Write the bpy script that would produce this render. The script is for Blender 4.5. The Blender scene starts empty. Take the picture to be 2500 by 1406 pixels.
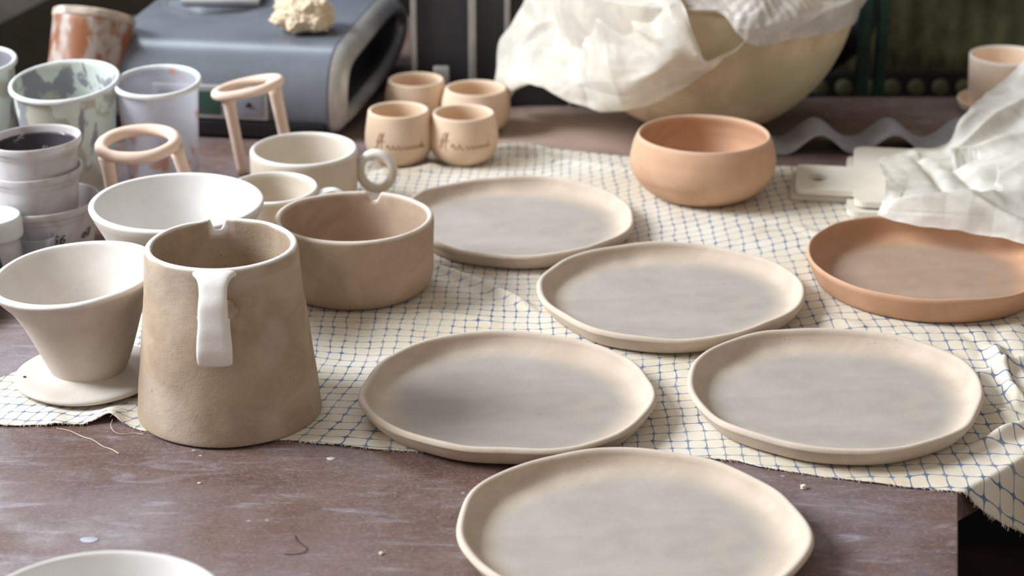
import bpy, bmesh, math, random
from mathutils import Vector, Matrix, noise
random.seed(7)
PI = math.pi
scene = bpy.context.scene
col = scene.collection

# ------------------------------------------------------------------ camera geometry
F, PITCH, CAMH = 4850.0, math.radians(21.5), 0.59
CX, CY = 1250, 703
_c, _s = math.cos(PITCH), math.sin(PITCH)
FWD, UP, RT, CAM = Vector((0, _c, -_s)), Vector((0, _s, _c)), Vector((1, 0, 0)), Vector((0, 0, CAMH))
def ray(px, py):
    return FWD + RT * ((px - CX) / F) - UP * ((py - CY) / F)
def at(px, py, z=0.0):                     # point of the ray at height z
    d = ray(px, py); return CAM + d * ((z - CAMH) / d.z)
def atY(px, py, Y):                        # point of the ray at distance Y
    d = ray(px, py); return CAM + d * (Y / d.y)

# ------------------------------------------------------------------ materials
def lin(c):
    return tuple(((v / 255) / 12.92 if v / 255 <= 0.04045 else ((v / 255 + 0.055) / 1.055) ** 2.4) for v in c) + (1,)
class NT:
    def __init__(s, name):
        s.m = bpy.data.materials.new(name); s.m.use_nodes = True
        s.t = s.m.node_tree; s.t.nodes.clear()
        s.out = s.n('ShaderNodeOutputMaterial'); s.b = s.n('ShaderNodeBsdfPrincipled')
        s.l(s.b.outputs[0], s.out.inputs[0])
    def n(s, k, **kw):
        n = s.t.nodes.new(k)
        for a, v in kw.items(): setattr(n, a, v)
        return n
    def l(s, a, b): s.t.links.new(a, b)
    def val(s, sock, v):
        if hasattr(v, 'is_linked') or hasattr(v, 'node'): s.l(v, sock)
        else: sock.default_value = v
    def math(s, op, a, b=None, c=None):
        n = s.n('ShaderNodeMath', operation=op)
        for i, v in enumerate((a, b, c)):
            if v is not None: s.val(n.inputs[i], v)
        return n.outputs[0]
    def mix(s, f, a, b, mode='MIX'):
        n = s.n('ShaderNodeMix', data_type='RGBA', blend_type=mode)
        s.val(n.inputs[0], f); s.val(n.inputs[6], a); s.val(n.inputs[7], b)
        return n.outputs[2]
    def coord(s, kind='Object', scale=(1, 1, 1), rot=(0, 0, 0)):
        t = s.n('ShaderNodeTexCoord'); m = s.n('ShaderNodeMapping')
        s.l(t.outputs[kind], m.inputs[0]); m.inputs['Scale'].default_value = scale; m.inputs['Rotation'].default_value = rot
        return m.outputs[0]
    def noise(s, v, scale, detail=4, rough=.55, dist=0):
        n = s.n('ShaderNodeTexNoise'); s.l(v, n.inputs['Vector'])
        n.inputs['Scale'].default_value = scale; n.inputs['Detail'].default_value = detail
        n.inputs['Roughness'].default_value = rough; n.inputs['Distortion'].default_value = dist
        return n.outputs[0]
    def ramp(s, v, lo, hi, a=0., b=1.):
        n = s.n('ShaderNodeMapRange', interpolation_type='SMOOTHSTEP'); s.val(n.inputs[0], v)
        n.inputs[1].default_value = lo; n.inputs[2].default_value = hi
        n.inputs[3].default_value = a; n.inputs[4].default_value = b
        return n.outputs[0]
    def attr(s, name):
        n = s.n('ShaderNodeAttribute', attribute_name=name); return n.outputs['Fac']
    def bump(s, h, strength=.3, dist=.001, prev=None):
        n = s.n('ShaderNodeBump'); n.inputs['Strength'].default_value = strength
        n.inputs['Distance'].default_value = dist; s.l(h, n.inputs['Height'])
        if prev: s.l(prev, n.inputs['Normal'])
        return n.outputs[0]
    def set(s, **kw):
        for k, v in kw.items(): s.val(s.b.inputs[k.replace('_', ' ')], v)
        return s.m

def clay(name, body, dry=None, grey=None, speck=.5, rough=.78, mott=.35, grain=.5):
    t = NT(name); v = t.coord('Object')
    dry = dry or tuple(min(255, c + 25) for c in body); grey = grey or body
    lo = tuple(max(0, c - 16) for c in body); hi = tuple(min(255, c + 13) for c in body)
    c = t.mix(t.ramp(t.noise(v, 22, 5, .6, .6), .35, .68), lin(lo), lin(hi))
    c = t.mix(mott, lin(body), c)
    # greyer floor tone with smears and patches
    vs = t.coord('Object', (1, 1.9, 1), (0, 0, .3))
    sm = t.ramp(t.noise(vs, 13, 5, .55, 1.0), .3, .75)
    g = t.mix(sm, lin(tuple(max(0, x - 6) for x in grey)), lin(tuple(min(255, x + 7) for x in grey)))
    patch = t.ramp(t.noise(t.coord('Object', (1.5, 1, 1)), 19, 3, .5, .8), .6, .66)
    g = t.mix(t.math('MULTIPLY', patch, .45), g, lin(tuple((a + b) // 2 - 8 for a, b in zip(grey, body))))
    c = t.mix(t.attr('grey'), c, g)
    n2 = t.noise(v, 60, 4, .6)
    d = t.math('MULTIPLY', t.attr('dry'), t.ramp(n2, .2, .55, .72, 1.0))
    c = t.mix(d, c, lin(dry))
    # specks: light grains and dark pits
    vo = t.n('ShaderNodeTexVoronoi'); t.l(v, vo.inputs['Vector']); vo.inputs['Scale'].default_value = 420
    sp = t.math('MULTIPLY', t.ramp(vo.outputs['Distance'], .16, .1), t.ramp(t.noise(v, 90, 2), .5, .62))
    c = t.mix(t.math('MULTIPLY', sp, speck * .55), c, lin(tuple(min(255, x + 30) for x in body)))
    vo2 = t.n('ShaderNodeTexVoronoi'); t.l(v, vo2.inputs['Vector']); vo2.inputs['Scale'].default_value = 190
    pit = t.math('MULTIPLY', t.ramp(vo2.outputs['Distance'], .12, .06), t.ramp(t.noise(v, 33, 2), .56, .62))
    c = t.mix(t.math('MULTIPLY', pit, speck * .8), c, lin(tuple(int(x * .5) for x in body)))
    b = t.bump(t.noise(v, 900, 3, .7), .35 * grain, .0006)
    b = t.bump(t.noise(t.coord('Object', (1, 1, 1.5)), 55, 5, .6), .32 * grain, .0020, b)
    return t.set(Base_Color=c, Roughness=rough, Normal=b, Specular_IOR_Level=.3)

def plain(name, c, rough=.6, spec=.4, metallic=0., var=.12, bump=.1, scale=40):
    t = NT(name); v = t.coord('Object')
    a = tuple(int(x * (1 - var)) for x in c); b = tuple(min(255, int(x * (1 + var))) for x in c)
    cc = t.mix(t.ramp(t.noise(v, scale, 5, .6), .3, .7), lin(a), lin(b))
    return t.set(Base_Color=cc, Roughness=rough, Specular_IOR_Level=spec, Metallic=metallic, Normal=t.bump(t.noise(v, scale * 8, 3), bump, .0006))

def stained_plastic(name, base, stain, lo, hi, alpha, stain2=None, scale=24, stretch=(1, 1, .6), rim=None):
    """milky plastic with dried glaze over it; alpha: how see-through the clean plastic is"""
    t = NT(name); v = t.coord('Object', stretch)
    n = t.noise(v, scale, 6, .6, .5)
    m = t.ramp(n, lo, hi)
    c = t.mix(m, lin(base), lin(stain))
    if stain2:
        m2 = t.ramp(t.noise(t.coord('Object', (1.3, 1.1, .9)), scale * 1.4, 4, .5, .7), hi + .04, hi + .10)
        c = t.mix(m2, c, lin(stain2)); m = t.math('MAXIMUM', m, m2)
    t.set(Base_Color=c, Roughness=.42, Specular_IOR_Level=.4, Normal=t.bump(n, .2, .001))
    if alpha > 0:
        tr = t.n('ShaderNodeBsdfTransparent'); tl = t.n('ShaderNodeBsdfTranslucent'); ms = t.n('ShaderNodeMixShader'); m1 = t.n('ShaderNodeMixShader')
        t.l(c, tl.inputs[0]); m1.inputs[0].default_value = .22
        t.l(t.b.outputs[0], m1.inputs[1]); t.l(tl.outputs[0], m1.inputs[2])
        f = t.math('MULTIPLY', t.math('SUBTRACT', 1.0, m), alpha)
        t.l(f, ms.inputs[0]); t.l(m1.outputs[0], ms.inputs[1]); t.l(tr.outputs[0], ms.inputs[2])
        t.l(ms.outputs[0], t.out.inputs[0])
    return t.m

def film(name, c, alpha, gloss=.35):
    t = NT(name); v = t.coord('Object')
    n = t.ramp(t.noise(v, 30, 5, .6, .8), .35, .65)
    cc = t.mix(n, lin(tuple(int(x * .93) for x in c)), lin(c))
    b = t.bump(t.noise(v, 110, 5, .65, .6), .3, .002)
    t.set(Base_Color=cc, Roughness=gloss, Specular_IOR_Level=.5, Normal=b)
    tr = t.n('ShaderNodeBsdfTransparent'); tl = t.n('ShaderNodeBsdfTranslucent'); m1 = t.n('ShaderNodeMixShader'); ms = t.n('ShaderNodeMixShader')
    t.l(cc, tl.inputs[0]); m1.inputs[0].default_value = .4
    t.l(t.b.outputs[0], m1.inputs[1]); t.l(tl.outputs[0], m1.inputs[2])
    lw = t.n('ShaderNodeLayerWeight'); lw.inputs[0].default_value = .35
    f = t.math('MULTIPLY', t.math('SUBTRACT', 1.0, lw.outputs['Facing']), t.ramp(t.noise(v, 16, 3), .3, .7, alpha * .6, alpha * 1.25))
    t.l(f, ms.inputs[0]); t.l(m1.outputs[0], ms.inputs[1]); t.l(tr.outputs[0], ms.inputs[2]); t.l(ms.outputs[0], t.out.inputs[0])
    return t.m

M = {}
M['server'] = clay('wet_stoneware', (178, 158, 136), (236, 232, 228), speck=1.0, grain=1.2, mott=.7)
M['handle_dry'] = clay('dry_clay', (232, 226, 220), (240, 238, 236), speck=.3)
M['dripper'] = clay('pale_clay', (198, 186, 173), (226, 223, 220), speck=.8, mott=.5)
M['notch'] = clay('tan_clay', (178, 155, 134), (226, 214, 202), speck=.5, mott=.6)
M['plate'] = clay('plate_clay', (200, 184, 167), (216, 205, 194), grey=(170, 163, 155), speck=.7, mott=.5)
M['bigwhite'] = clay('white_clay', (212, 205, 196), (226, 224, 222), speck=.5, mott=.3)
M['mug'] = clay('cream_clay', (205, 193, 176), (234, 230, 224), speck=.2, grain=.3)
M['terra'] = clay('terracotta_clay', (203, 164, 134), (212, 178, 152), speck=.2, mott=.4, grain=.4)
M['terraplate'] = clay('terracotta_plate_clay', (192, 150, 120), (206, 168, 140), grey=(166, 142, 124), speck=.1, grain=.3)
M['cup'] = clay('bisque_clay', (220, 194, 168), (232, 212, 192), speck=.1, grain=.25, mott=.25)
M['cupdark'] = clay('bisque_clay_script', (168, 128, 98), (168, 128, 98), speck=0)
M['ring'] = clay('pink_bisque', (238, 212, 194), (240, 220, 205), speck=.1, grain=.3)
M['pot'] = clay('peach_bisque', (248, 224, 200), (240, 232, 226), speck=.1, grain=.3)
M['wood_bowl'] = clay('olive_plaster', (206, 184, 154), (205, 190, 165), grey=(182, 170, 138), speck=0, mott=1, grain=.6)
M['lump'] = clay('raw_clay', (222, 204, 176), speck=.6, grain=1.5)
M['board'] = clay('white_board_clay', (222, 216, 202), speck=.1, grain=.3)
M['appl'] = plain('grey_blue_enamel', (108, 113, 122), .30, .5, 0, .06, .05, 12)
M['appl_band'] = plain('silver_plastic', (184, 181, 176), .35, .5, .3, .04, .02)
M['black'] = plain('black_plastic', (24, 24, 27), .4, .4)
M['case'] = plain('charcoal_metal', (52, 53, 58), .5, .4, 0, .08, .02, 8)
M['strip'] = plain('aluminium_strip', (176, 176, 174), .4, .5, .5, .04, .02)
M['lcd'] = plain('dull_green_display', (58, 84, 76), .25, .5, 0, .04, 0)
M['panel'] = plain('light_grey_panel', (128, 130, 138), .4, .4, 0, .04, 0)
M['grille'] = plain('grille_grey', (96, 97, 100), .6, .3, 0, .1, .1)
M['rust'] = stained_plastic('rusty_crusted_pot', (146, 92, 60), (180, 168, 160), .42, .62, 0, (104, 74, 60), 62, (1, 1, .5))
M['pot_rim'] = plain('pot_rim_crust', (196, 180, 166), .7, .3, 0, .2, .4, 60)
M['cup_green'] = stained_plastic('glaze_splashed_plastic', (156, 156, 164), (224, 233, 226), .45, .475, .06, (196, 195, 180), 19)
M['cup_pink'] = stained_plastic('milky_measuring_plastic', (214, 216, 226), (204, 156, 146), .585, .615, .55, None, 60)
M['rim_pl'] = plain('milky_rim', (222, 226, 226), .4, .4, 0, .06, .1)
M['tub'] = stained_plastic('milky_tub_plastic', (222, 219, 220), (190, 178, 172), .5, .75, .06, None, 26)
M['tub_dark'] = stained_plastic('grimy_tub_inside', (66, 62, 68), (206, 204, 204), .62, .66, 0, None, 75, (1, 1, 1))
M['lidw'] = plain('white_cap_plastic', (232, 236, 238), .35, .5, 0, .02, .02)
M['ink'] = plain('black_marker', (42, 40, 52), .6, .2, 0, .1, 0)
M['ink_blue'] = plain('faded_blue_print', (120, 128, 156), .6, .2, 0, .1, 0)
M['clear'] = stained_plastic('clear_small_cup', (190, 196, 204), (230, 232, 234), .5, .65, .55)
M['film'] = film('cream_film', (252, 248, 238), .22, .42)
M['film2'] = film('thin_clear_film', (236, 232, 226), .42, .25)
M['film3'] = film('white_film', (252, 250, 244), .48, .42)
M['corr'] = plain('grey_corrugated_sheet', (164, 164, 172), .6, .4, 0, .1, .2, 30)
M['olive'] = plain('olive_panel', (88, 90, 66), .8, .2, 0, .25, .3, 14)
M['green'] = plain('dark_green_paint', (22, 52, 40), .5, .4, 0, .2, .1)
M['chip'] = plain('clay_crumb', (208, 200, 190), .8, .2)
M['thread'] = plain('cotton_thread', (222, 210, 192), .9, .1)
M['floor'] = plain('dark_brown_floor', (34, 22, 18), .7, .2, 0, .3, .2, 8)
M['wall'] = plain('dark_wall', (40, 35, 27), .9, .1, 0, .2, .2, 5)
M['beam'] = plain('grey_beam', (92, 86, 80), .8, .2, 0, .15, .2, 14)
M['legm'] = plain('table_leg_steel', (40, 38, 38), .5, .4)

def make_table_mat():
    t = NT('brown_hardboard'); v = t.coord('Object')
    base = t.mix(t.ramp(t.noise(v, 9, 5, .6, .5), .3, .72), lin((76, 52, 44)), lin((106, 80, 70)))
    rust = t.ramp(t.noise(t.coord('Object', (1, 1.6, 1)), 22, 5, .65, .8), .56, .74)
    base = t.mix(t.math('MULTIPLY', rust, .55), base, lin((106, 62, 42)))
    gr = t.ramp(t.noise(v, 130, 5, .75), .3, .7)
    base = t.mix(t.math('MULTIPLY', gr, .5), base, lin((132, 102, 88)))
    gr2 = t.ramp(t.noise(t.coord('Object', (1, 1.3, 1)), 230, 4, .75), .45, .75)
    base = t.mix(t.math('MULTIPLY', gr2, .5), base, lin((64, 44, 38)))
    # chalky wipe marks: long arcs of clay dust
    s1 = t.ramp(t.noise(t.coord('Object', (1, 3.6, 1), (0, 0, .14)), 13, 9, .72, 1.2), .52, .80)
    s2 = t.ramp(t.noise(t.coord('Object', (1.2, 8, 1), (0, 0, -.42)), 12, 7, .7, .8), .55, .80)
    fog = t.ramp(t.noise(v, 5, 4, .6), .35, .7)
    m = t.math('ADD', t.math('MULTIPLY', s1, .72), t.math('MULTIPLY', s2, .62))
    m = t.math('ADD', m, t.math('MULTIPLY', fog, .26))
    c = t.mix(t.math('MINIMUM', m, .85), base, lin((168, 164, 176)))
    gd = t.n('ShaderNodeTexGradient', gradient_type='SPHERICAL'); mp = t.n('ShaderNodeMapping')  # separate pale blob blended into the colour of the rear tabletop
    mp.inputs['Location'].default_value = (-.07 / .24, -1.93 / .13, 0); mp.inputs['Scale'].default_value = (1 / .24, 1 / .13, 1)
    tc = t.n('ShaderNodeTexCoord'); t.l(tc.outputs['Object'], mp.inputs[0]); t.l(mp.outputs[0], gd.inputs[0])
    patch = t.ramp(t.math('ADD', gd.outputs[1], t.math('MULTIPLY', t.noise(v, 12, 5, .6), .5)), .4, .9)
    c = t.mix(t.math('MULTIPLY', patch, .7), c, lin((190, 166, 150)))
    fine = t.ramp(t.noise(v, 420, 4, .7), .5, .75)
    c = t.mix(t.math('MULTIPLY', fine, .5), c, lin((176, 158, 148)))
    vo = t.n('ShaderNodeTexVoronoi'); t.l(v, vo.inputs['Vector']); vo.inputs['Scale'].default_value = 75
    sp = t.math('MULTIPLY', t.ramp(vo.outputs['Distance'], .13, .07), t.ramp(t.noise(v, 14, 2), .55, .66))
    c = t.mix(t.math('MULTIPLY', sp, .7), c, lin((205, 200, 200)))
    vo = t.n('ShaderNodeTexVoronoi'); t.l(v, vo.inputs['Vector']); vo.inputs['Scale'].default_value = 500
    sp = t.math('MULTIPLY', t.ramp(vo.outputs['Distance'], .18, .1), t.ramp(t.noise(v, 60, 2), .45, .6))
    c = t.mix(t.math('MULTIPLY', sp, .5), c, lin((62, 42, 34)))
    r = t.ramp(t.noise(v, 40, 4), .3, .7, .36, .54)
    return t.set(Base_Color=c, Roughness=r, Specular_IOR_Level=.5, Normal=t.bump(t.noise(v, 500, 3), .15, .0006))
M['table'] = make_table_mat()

def make_cloth_mat():
    t = NT('blue_grid_cotton')
    uv = t.n('ShaderNodeUVMap'); uv.uv_map = 'UVMap'
    v = t.coord('Object')
    sep = t.n('ShaderNodeSeparateXYZ')
    # hand-drawn wobble of the printed lines
    nz = t.n('ShaderNodeTexNoise'); t.l(uv.outputs[0], nz.inputs['Vector']); nz.inputs['Scale'].default_value = .42; nz.inputs['Detail'].default_value = 2
    sub = t.n('ShaderNodeVectorMath', operation='SUBTRACT'); t.l(nz.outputs['Color'], sub.inputs[0]); sub.inputs[1].default_value = (.5, .5, .5)
    sc = t.n('ShaderNodeVectorMath', operation='SCALE'); t.l(sub.outputs[0], sc.inputs[0]); sc.inputs['Scale'].default_value = .62
    add = t.n('ShaderNodeVectorMath', operation='ADD'); t.l(uv.outputs[0], add.inputs[0]); t.l(sc.outputs[0], add.inputs[1])
    t.l(add.outputs[0], sep.inputs[0])
    a = t.math('ABSOLUTE', t.math('SUBTRACT', t.math('FRACT', sep.outputs[0]), .5))
    b = t.math('ABSOLUTE', t.math('SUBTRACT', t.math('FRACT', sep.outputs[1]), .5))
    k = 5.0
    f = t.math('POWER', t.math('ADD', t.math('POWER', a, k), t.math('POWER', b, k)), 1 / k)
    nt = t.noise(uv.outputs[0], 1.1, 3, .6)
    thr = t.math('MULTIPLY', t.math('SUBTRACT', nt, .5), .10)
    fibre = t.math('MULTIPLY', t.math('SUBTRACT', t.noise(uv.outputs[0], 16, 3, .7), .5), .035)
    e = t.math('ADD', t.math('ADD', f, thr), fibre)
    line = t.ramp(e, .455, .485)
    c = t.mix(t.ramp(t.noise(v, 7, 4, .6), .35, .7), lin((216, 205, 184)), lin((228, 222, 210)))
    st = t.ramp(t.noise(v, 15, 4, .6, .4), .58, .72)
    c = t.mix(t.math('MULTIPLY', st, .5), c, lin((214, 188, 152)))
    inkc = t.mix(t.ramp(t.noise(v, 30, 3), .3, .7), lin((76, 100, 138)), lin((112, 134, 168)))
    ink = t.math('MULTIPLY', line, t.ramp(t.noise(v, 24, 3), .25, .6, .55, .95))
    c = t.mix(ink, c, inkc)
    w = t.n('ShaderNodeTexWave'); t.l(uv.outputs[0], w.inputs[0]); w.inputs['Scale'].default_value = 9; w.inputs['Distortion'].default_value = 2
    return t.set(Base_Color=c, Roughness=.9, Specular_IOR_Level=.15, Normal=t.bump(w.outputs['Fac'], .08, .0004, t.bump(t.noise(v, 120, 4, .6), .25, .0012)))
M['cloth'] = make_cloth_mat()

# ------------------------------------------------------------------ object helpers
def link(o, parent=None):
    col.objects.link(o)
    if parent: o.parent = parent
    return o
def tag(o, label, cat, group=None):
    o['label'] = label; o['category'] = cat
    if group: o['group'] = group
    return o
def struct(o): o['kind'] = 'structure'; return o
def thing(name, loc, label, cat, group=None, rot=(0, 0, 0)):
    o = bpy.data.objects.new(name, None); o.empty_display_size = .02
    o.location = loc; o.rotation_euler = rot
    link(o); return tag(o, label, cat, group)
def mesh(name, verts, faces, mat, parent=None, smooth=True, attrs=None, loc=None, mats=None, midx=None):
    me = bpy.data.meshes.new(name); me.from_pydata([tuple(v) for v in verts], [], faces)
    me.materials.append(mat)
    for m in (mats or []): me.materials.append(m)
    if midx: me.polygons.foreach_set('material_index', midx)
    if smooth: me.polygons.foreach_set('use_smooth', [True] * len(faces))
    for k, vals in (attrs or {}).items():
        a = me.attributes.new(k, 'FLOAT', 'POINT'); a.data.foreach_set('value', vals)
    bm = bmesh.new(); bm.from_mesh(me); bmesh.ops.recalc_face_normals(bm, faces=bm.faces); bm.to_mesh(me); bm.free()
    me.update()
    o = bpy.data.objects.new(name, me); link(o, parent)
    if loc is not None: o.location = loc
    return o
def chaikin(p, n=2, closed=False):
    for _ in range(n):
        q = [] if closed else [p[0]]
        rng = range(len(p)) if closed else range(len(p) - 1)
        for i in rng:
            a, b = p[i], p[(i + 1) % len(p)]
            q.append(tuple(x * .75 + y * .25 for x, y in zip(a, b))); q.append(tuple(x * .25 + y * .75 for x, y in zip(a, b)))
        if not closed: q.append(p[-1])
        p = q
    return p
def dens(p, d):
    q = [p[0]]
    for a, b in zip(p, p[1:]):
        L = math.dist(a, b); k = max(1, int(L / d))
        for i in range(1, k + 1): q.append(tuple(x + (y - x) * i / k for x, y in zip(a, b)))
    return q
def lathe(prof, seg=96, fn=None, at_fn=None):
    """prof [(r,z)]; first and last on the axis. fn(r,a,z,i)->(x,y,z); at_fn(r,a,z,i)->dict"""
    V, Fc, A = [], [], {}
    n = len(prof); idx = []
    for i, (r, z) in enumerate(prof):
        if r < 1e-6:
            V.append(fn(0, 0, z, i) if fn else (0, 0, z)); idx.append([len(V) - 1] * seg)
            if at_fn:
                for k, x in at_fn(0, 0, z, i).items(): A.setdefault(k, []).append(x)
        else:
            row = []
            for j in range(seg):
                a = 2 * PI * j / seg
                V.append(fn(r, a, z, i) if fn else (r * math.cos(a), r * math.sin(a), z)); row.append(len(V) - 1)
                if at_fn:
                    for k, x in at_fn(r, a, z, i).items(): A.setdefault(k, []).append(x)
            idx.append(row)
    for i in range(n - 1):
        a, b = idx[i], idx[i + 1]
        for j in range(seg):
            k = (j + 1) % seg
            q = [a[j], a[k], b[k], b[j]]
            u = []
            for x in q:
                if x not in u: u.append(x)
            if len(u) > 2: Fc.append(u)
    return V, Fc, A
def angd(a, b): return abs((a - b + PI) % (2 * PI) - PI)
def wob(seed, a, amp, k=(2, 3, 5)):
    rnd = random.Random(seed); s = 0
    for f in k: s += amp / (f ** .8) * math.sin(f * a + rnd.uniform(0, 6.28))
    return s * 1.4
def rimmed(rb, rt, h, th, inner_floor, foot=.003, bulge=None):
    """plain open vessel profile with a rounded rim"""
    out = [(0, 0), (rb * .5, 0), (rb - foot * .5, 0), (rb, foot)]
    if bulge: out += bulge
    out += [(rt, h - th * .35), (rt - th * .15, h), (rt - th * .85, h), (rt - th, h - th * .35)]
    return out, inner_floor
def box(name, lo, hi, mat, parent=None, bevel=.0, loc=None):
    bm = bmesh.new(); bmesh.ops.create_cube(bm, size=1)
    for v in bm.verts:
        v.co = Vector([(lo[i] + hi[i]) / 2 + v.co[i] * (hi[i] - lo[i]) for i in range(3)])
    if bevel: bmesh.ops.bevel(bm, geom=bm.edges[:], offset=bevel, segments=3, affect='EDGES', profile=.5)
    me = bpy.data.meshes.new(name); bm.to_mesh(me); bm.free(); me.materials.append(mat)
    me.polygons.foreach_set('use_smooth', [bevel > 0] * len(me.polygons))
    o = bpy.data.objects.new(name, me); link(o, parent)
    if loc is not None: o.location = loc
    return o
def sweep(pts, section, closed=False, up=None, caps=True):
    """pts list of Vector; section(i)->list of (side, normal) offsets; up(i)->side vector"""
    V, Fc = [], []; n = len(pts); rows = []
    prev = None
    for i in range(n):
        if closed: tg = (pts[(i + 1) % n] - pts[i - 1]).normalized()
        else: tg = (pts[min(i + 1, n - 1)] - pts[max(i - 1, 0)]).normalized()
        if up: s = up(i); s = (s - tg * s.dot(tg)).normalized()
        else:
            if prev is None:
                s = tg.cross(Vector((0, 0, 1)))
                if s.length < 1e-3: s = Vector((1, 0, 0))
                s.normalize()
            else: s = (prev - tg * prev.dot(tg)).normalized()
        prev = s; nn = tg.cross(s)
        row = []
        for (a, b) in section(i):
            V.append(pts[i] + s * a + nn * b); row.append(len(V) - 1)
        rows.append(row)
    m = len(rows[0])
    for i in range(n if closed else n - 1):
        a, b = rows[i], rows[(i + 1) % n]
        for j in range(m): Fc.append([a[j], a[(j + 1) % m], b[(j + 1) % m], b[j]])
    if not closed and caps: Fc.append(rows[0][::-1]); Fc.append(rows[-1])
    return V, Fc
def circ(r, m=10): return [(r * math.cos(2 * PI * k / m), r * math.sin(2 * PI * k / m)) for k in range(m)]
def tube(pts, r, m=10, closed=False):
    pts = [Vector(p) for p in pts]
    return sweep(pts, (lambda i: circ(r(i / max(1, len(pts) - 1)) if callable(r) else r, m)), closed)
def supel(w, t, m=20, k=.5):
    q = []
    for i in range(m):
        a = 2 * PI * i / m; c, s = math.cos(a), math.sin(a)
        q.append((w / 2 * abs(c) ** k * (1 if c >= 0 else -1), t / 2 * abs(s) ** k * (1 if s >= 0 else -1)))
    return q
def merge(parts):
    V, Fc = [], []
    for v, f in parts:
        o = len(V); V += list(v); Fc += [[i + o for i in q] for q in f]
    return V, Fc
def smoothstep(a, b, x):
    t = max(0, min(1, (x - a) / (b - a))); return t * t * (3 - 2 * t)

ITEMS = []            # footprints standing on the cloth, used to keep it flat under them
CZ = .0012            # height of the cloth surface
def foot(x, y, r): ITEMS.append((x, y, r))

# ------------------------------------------------------------------ plates
def plate(x, y, R, seed, label, h=.0165, mat='plate', group=None, wall=.0275, amp=.0013, lip=.0052, ry=1., name='plate'):
    foot(x, y, R * .93)
    prof = [(0, 0), (R * .5, 0), (R * .86, 0), (R * .915, .0012), (R * .955, h * .35), (R * .99, h * .74), (R, h - .003), (R - lip * .3, h - .0004), (R - lip * .75, h - .0002), (R - lip * 1.15, h - .002),
            (R - lip * 1.35, h * .66), (R - wall * .42, h * .36), (R - wall * .70, h * .265), (R - wall * 1.1, .0041), (R * .5, .0038), (0, .0036)]
    prof = chaikin(dens(prof, .012), 2)
    def fn(r, a, z, i):
        k = r / R
        rr = r + wob(seed, a, amp, (2, 3, 4, 7, 11)) * smoothstep(.5, 1, k) * 1.7
        zz = z + smoothstep(.55, 1.2, z / h) * wob(seed + 5, a, .0006, (3, 5, 9, 13)) * 1.6
        n = noise.noise(Vector((r * math.cos(a) * 60, r * math.sin(a) * 60, z * 60 + seed))) * .00025
        return (rr * math.cos(a), rr * math.sin(a) * ry, max(0, zz + n * smoothstep(0, .004, z)))
    half = len(prof)
    def af(r, a, z, i):
        inner = i > half * .5
        g = (1 - smoothstep(R * .68, R * .90, r + wob(seed + 3, a, .003))) * (1 if inner else 0)
        d = smoothstep(h * .9, h, z) * .55
        return {'grey': g, 'dry': d}
    V, Fc, A = lathe(prof, 160, fn, af)
    o = mesh(name, V, Fc, M[mat], attrs=A, loc=(x, y, CZ))
    return tag(o, label, 'plate', group)
G = 'grey clay plates drying on the cloth'
plate(-.0028, 1.2659, .1034, 11, 'unfired grey clay plate beside the tall pitcher, overlapping the cloth\'s torn front hem', group=G)
plate(.2268, 1.2706, .1055, 23, 'unfired grey clay plate with brownish patches, furthest right of the grey plates', group=G)
plate(.1247, 1.456, .1055, 31, 'unfired grey clay plate in the middle, in front of the terracotta bowl', group=G)
p = plate(.0723, 1.0664, .1055, 47, 'unfired grey clay plate nearest the front, cut off at the bottom of the picture', group=G); p.location.z = CZ + .0002
plate(.0045, 1.632, .1045, 53, 'unfired grey clay plate furthest back, behind the notched bowl', group=G)
plate(.3372, 1.5085, .0975, 61, 'warm terracotta plate with an upright rim, under the edge of the crumpled film', h=.0235, mat='terraplate', wall=.014, amp=.0003, lip=.003, ry=1.03, name='terracotta_plate')

# ------------------------------------------------------------------ pitcher (tall notched vessel)
def notch_fn(az, width, depth, h, spout=.0, seed=1, amp=.0006, ry=1., steep=.35, zr=.02):
    def fn(r, a, z, i):
        d = angd(a, az) * r if r > 0 else 1
        k = 1 - smoothstep(width * steep, width, d)
        k2 = 1 - smoothstep(width * .5, width * 2.2, d)
        top = smoothstep(h - zr, h, z)
        rr = r + k2 * spout * top + wob(seed, a, amp, (2, 3, 5))
        n = noise.noise(Vector((r * math.cos(a) * 45, r * math.sin(a) * 45, z * 45 + seed))) * .0006
        zz = z - k * depth * smoothstep(h - depth * 1.6, h, z) + n * .5 * top
        if r > 0: rr += n
        return (rr * math.cos(a), rr * math.sin(a) * ry, zz)
    return fn
px_, py_ = -.1972, 1.2649
foot(px_, py_, .060)
t = thing('pitcher', (px_, py_, CZ), 'tall tapering brown clay pitcher with white rim, strap handle and notched lip', 'pitcher')
rt, rb, h, th = .0512, .0634, .1235, .0052
prof = [(0, 0), (rb * .6, 0), (rb - .001, 0), (rb, .0012), (rb - .0008, .01), (rt + .002, h * .75), (rt, h - .002), (rt - .0012, h - .0002), (rt - .0042, h), (rt - th, h - .0025), (rt - th + .001, h * .8), (rb - .007, .02), (rb - .012, .008), (rb * .5, .006), (0, .006)]
prof = chaikin(dens(prof, .008), 2)
AZ = math.radians(101)
hz = math.radians(-87.5)
def af(r, a, z, i):
    w = .0012 * math.sin(a * 7) + .001 * math.sin(a * 13 + 1)
    inner = i > len(prof) * .5 and z > .003
    d = smoothstep(h - .0022 + w * .4, h - .0006, z)
    dn = angd(a, AZ) * r
    d = max(d, (1 - smoothstep(.004, .008, dn)) * smoothstep(h - .016, h - .008, z))
    if not inner: d = max(d, smoothstep(h - .02, h, z) * .25, (1 - smoothstep(.006, .014, angd(a, hz) * r)) * smoothstep(h - .012, h - .004, z))
    d = max(d, .12 * smoothstep(.1, .45, noise.noise(Vector((r * math.cos(a) * 28, r * math.sin(a) * 28, z * 22)))))
    return {'dry': d}
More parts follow.
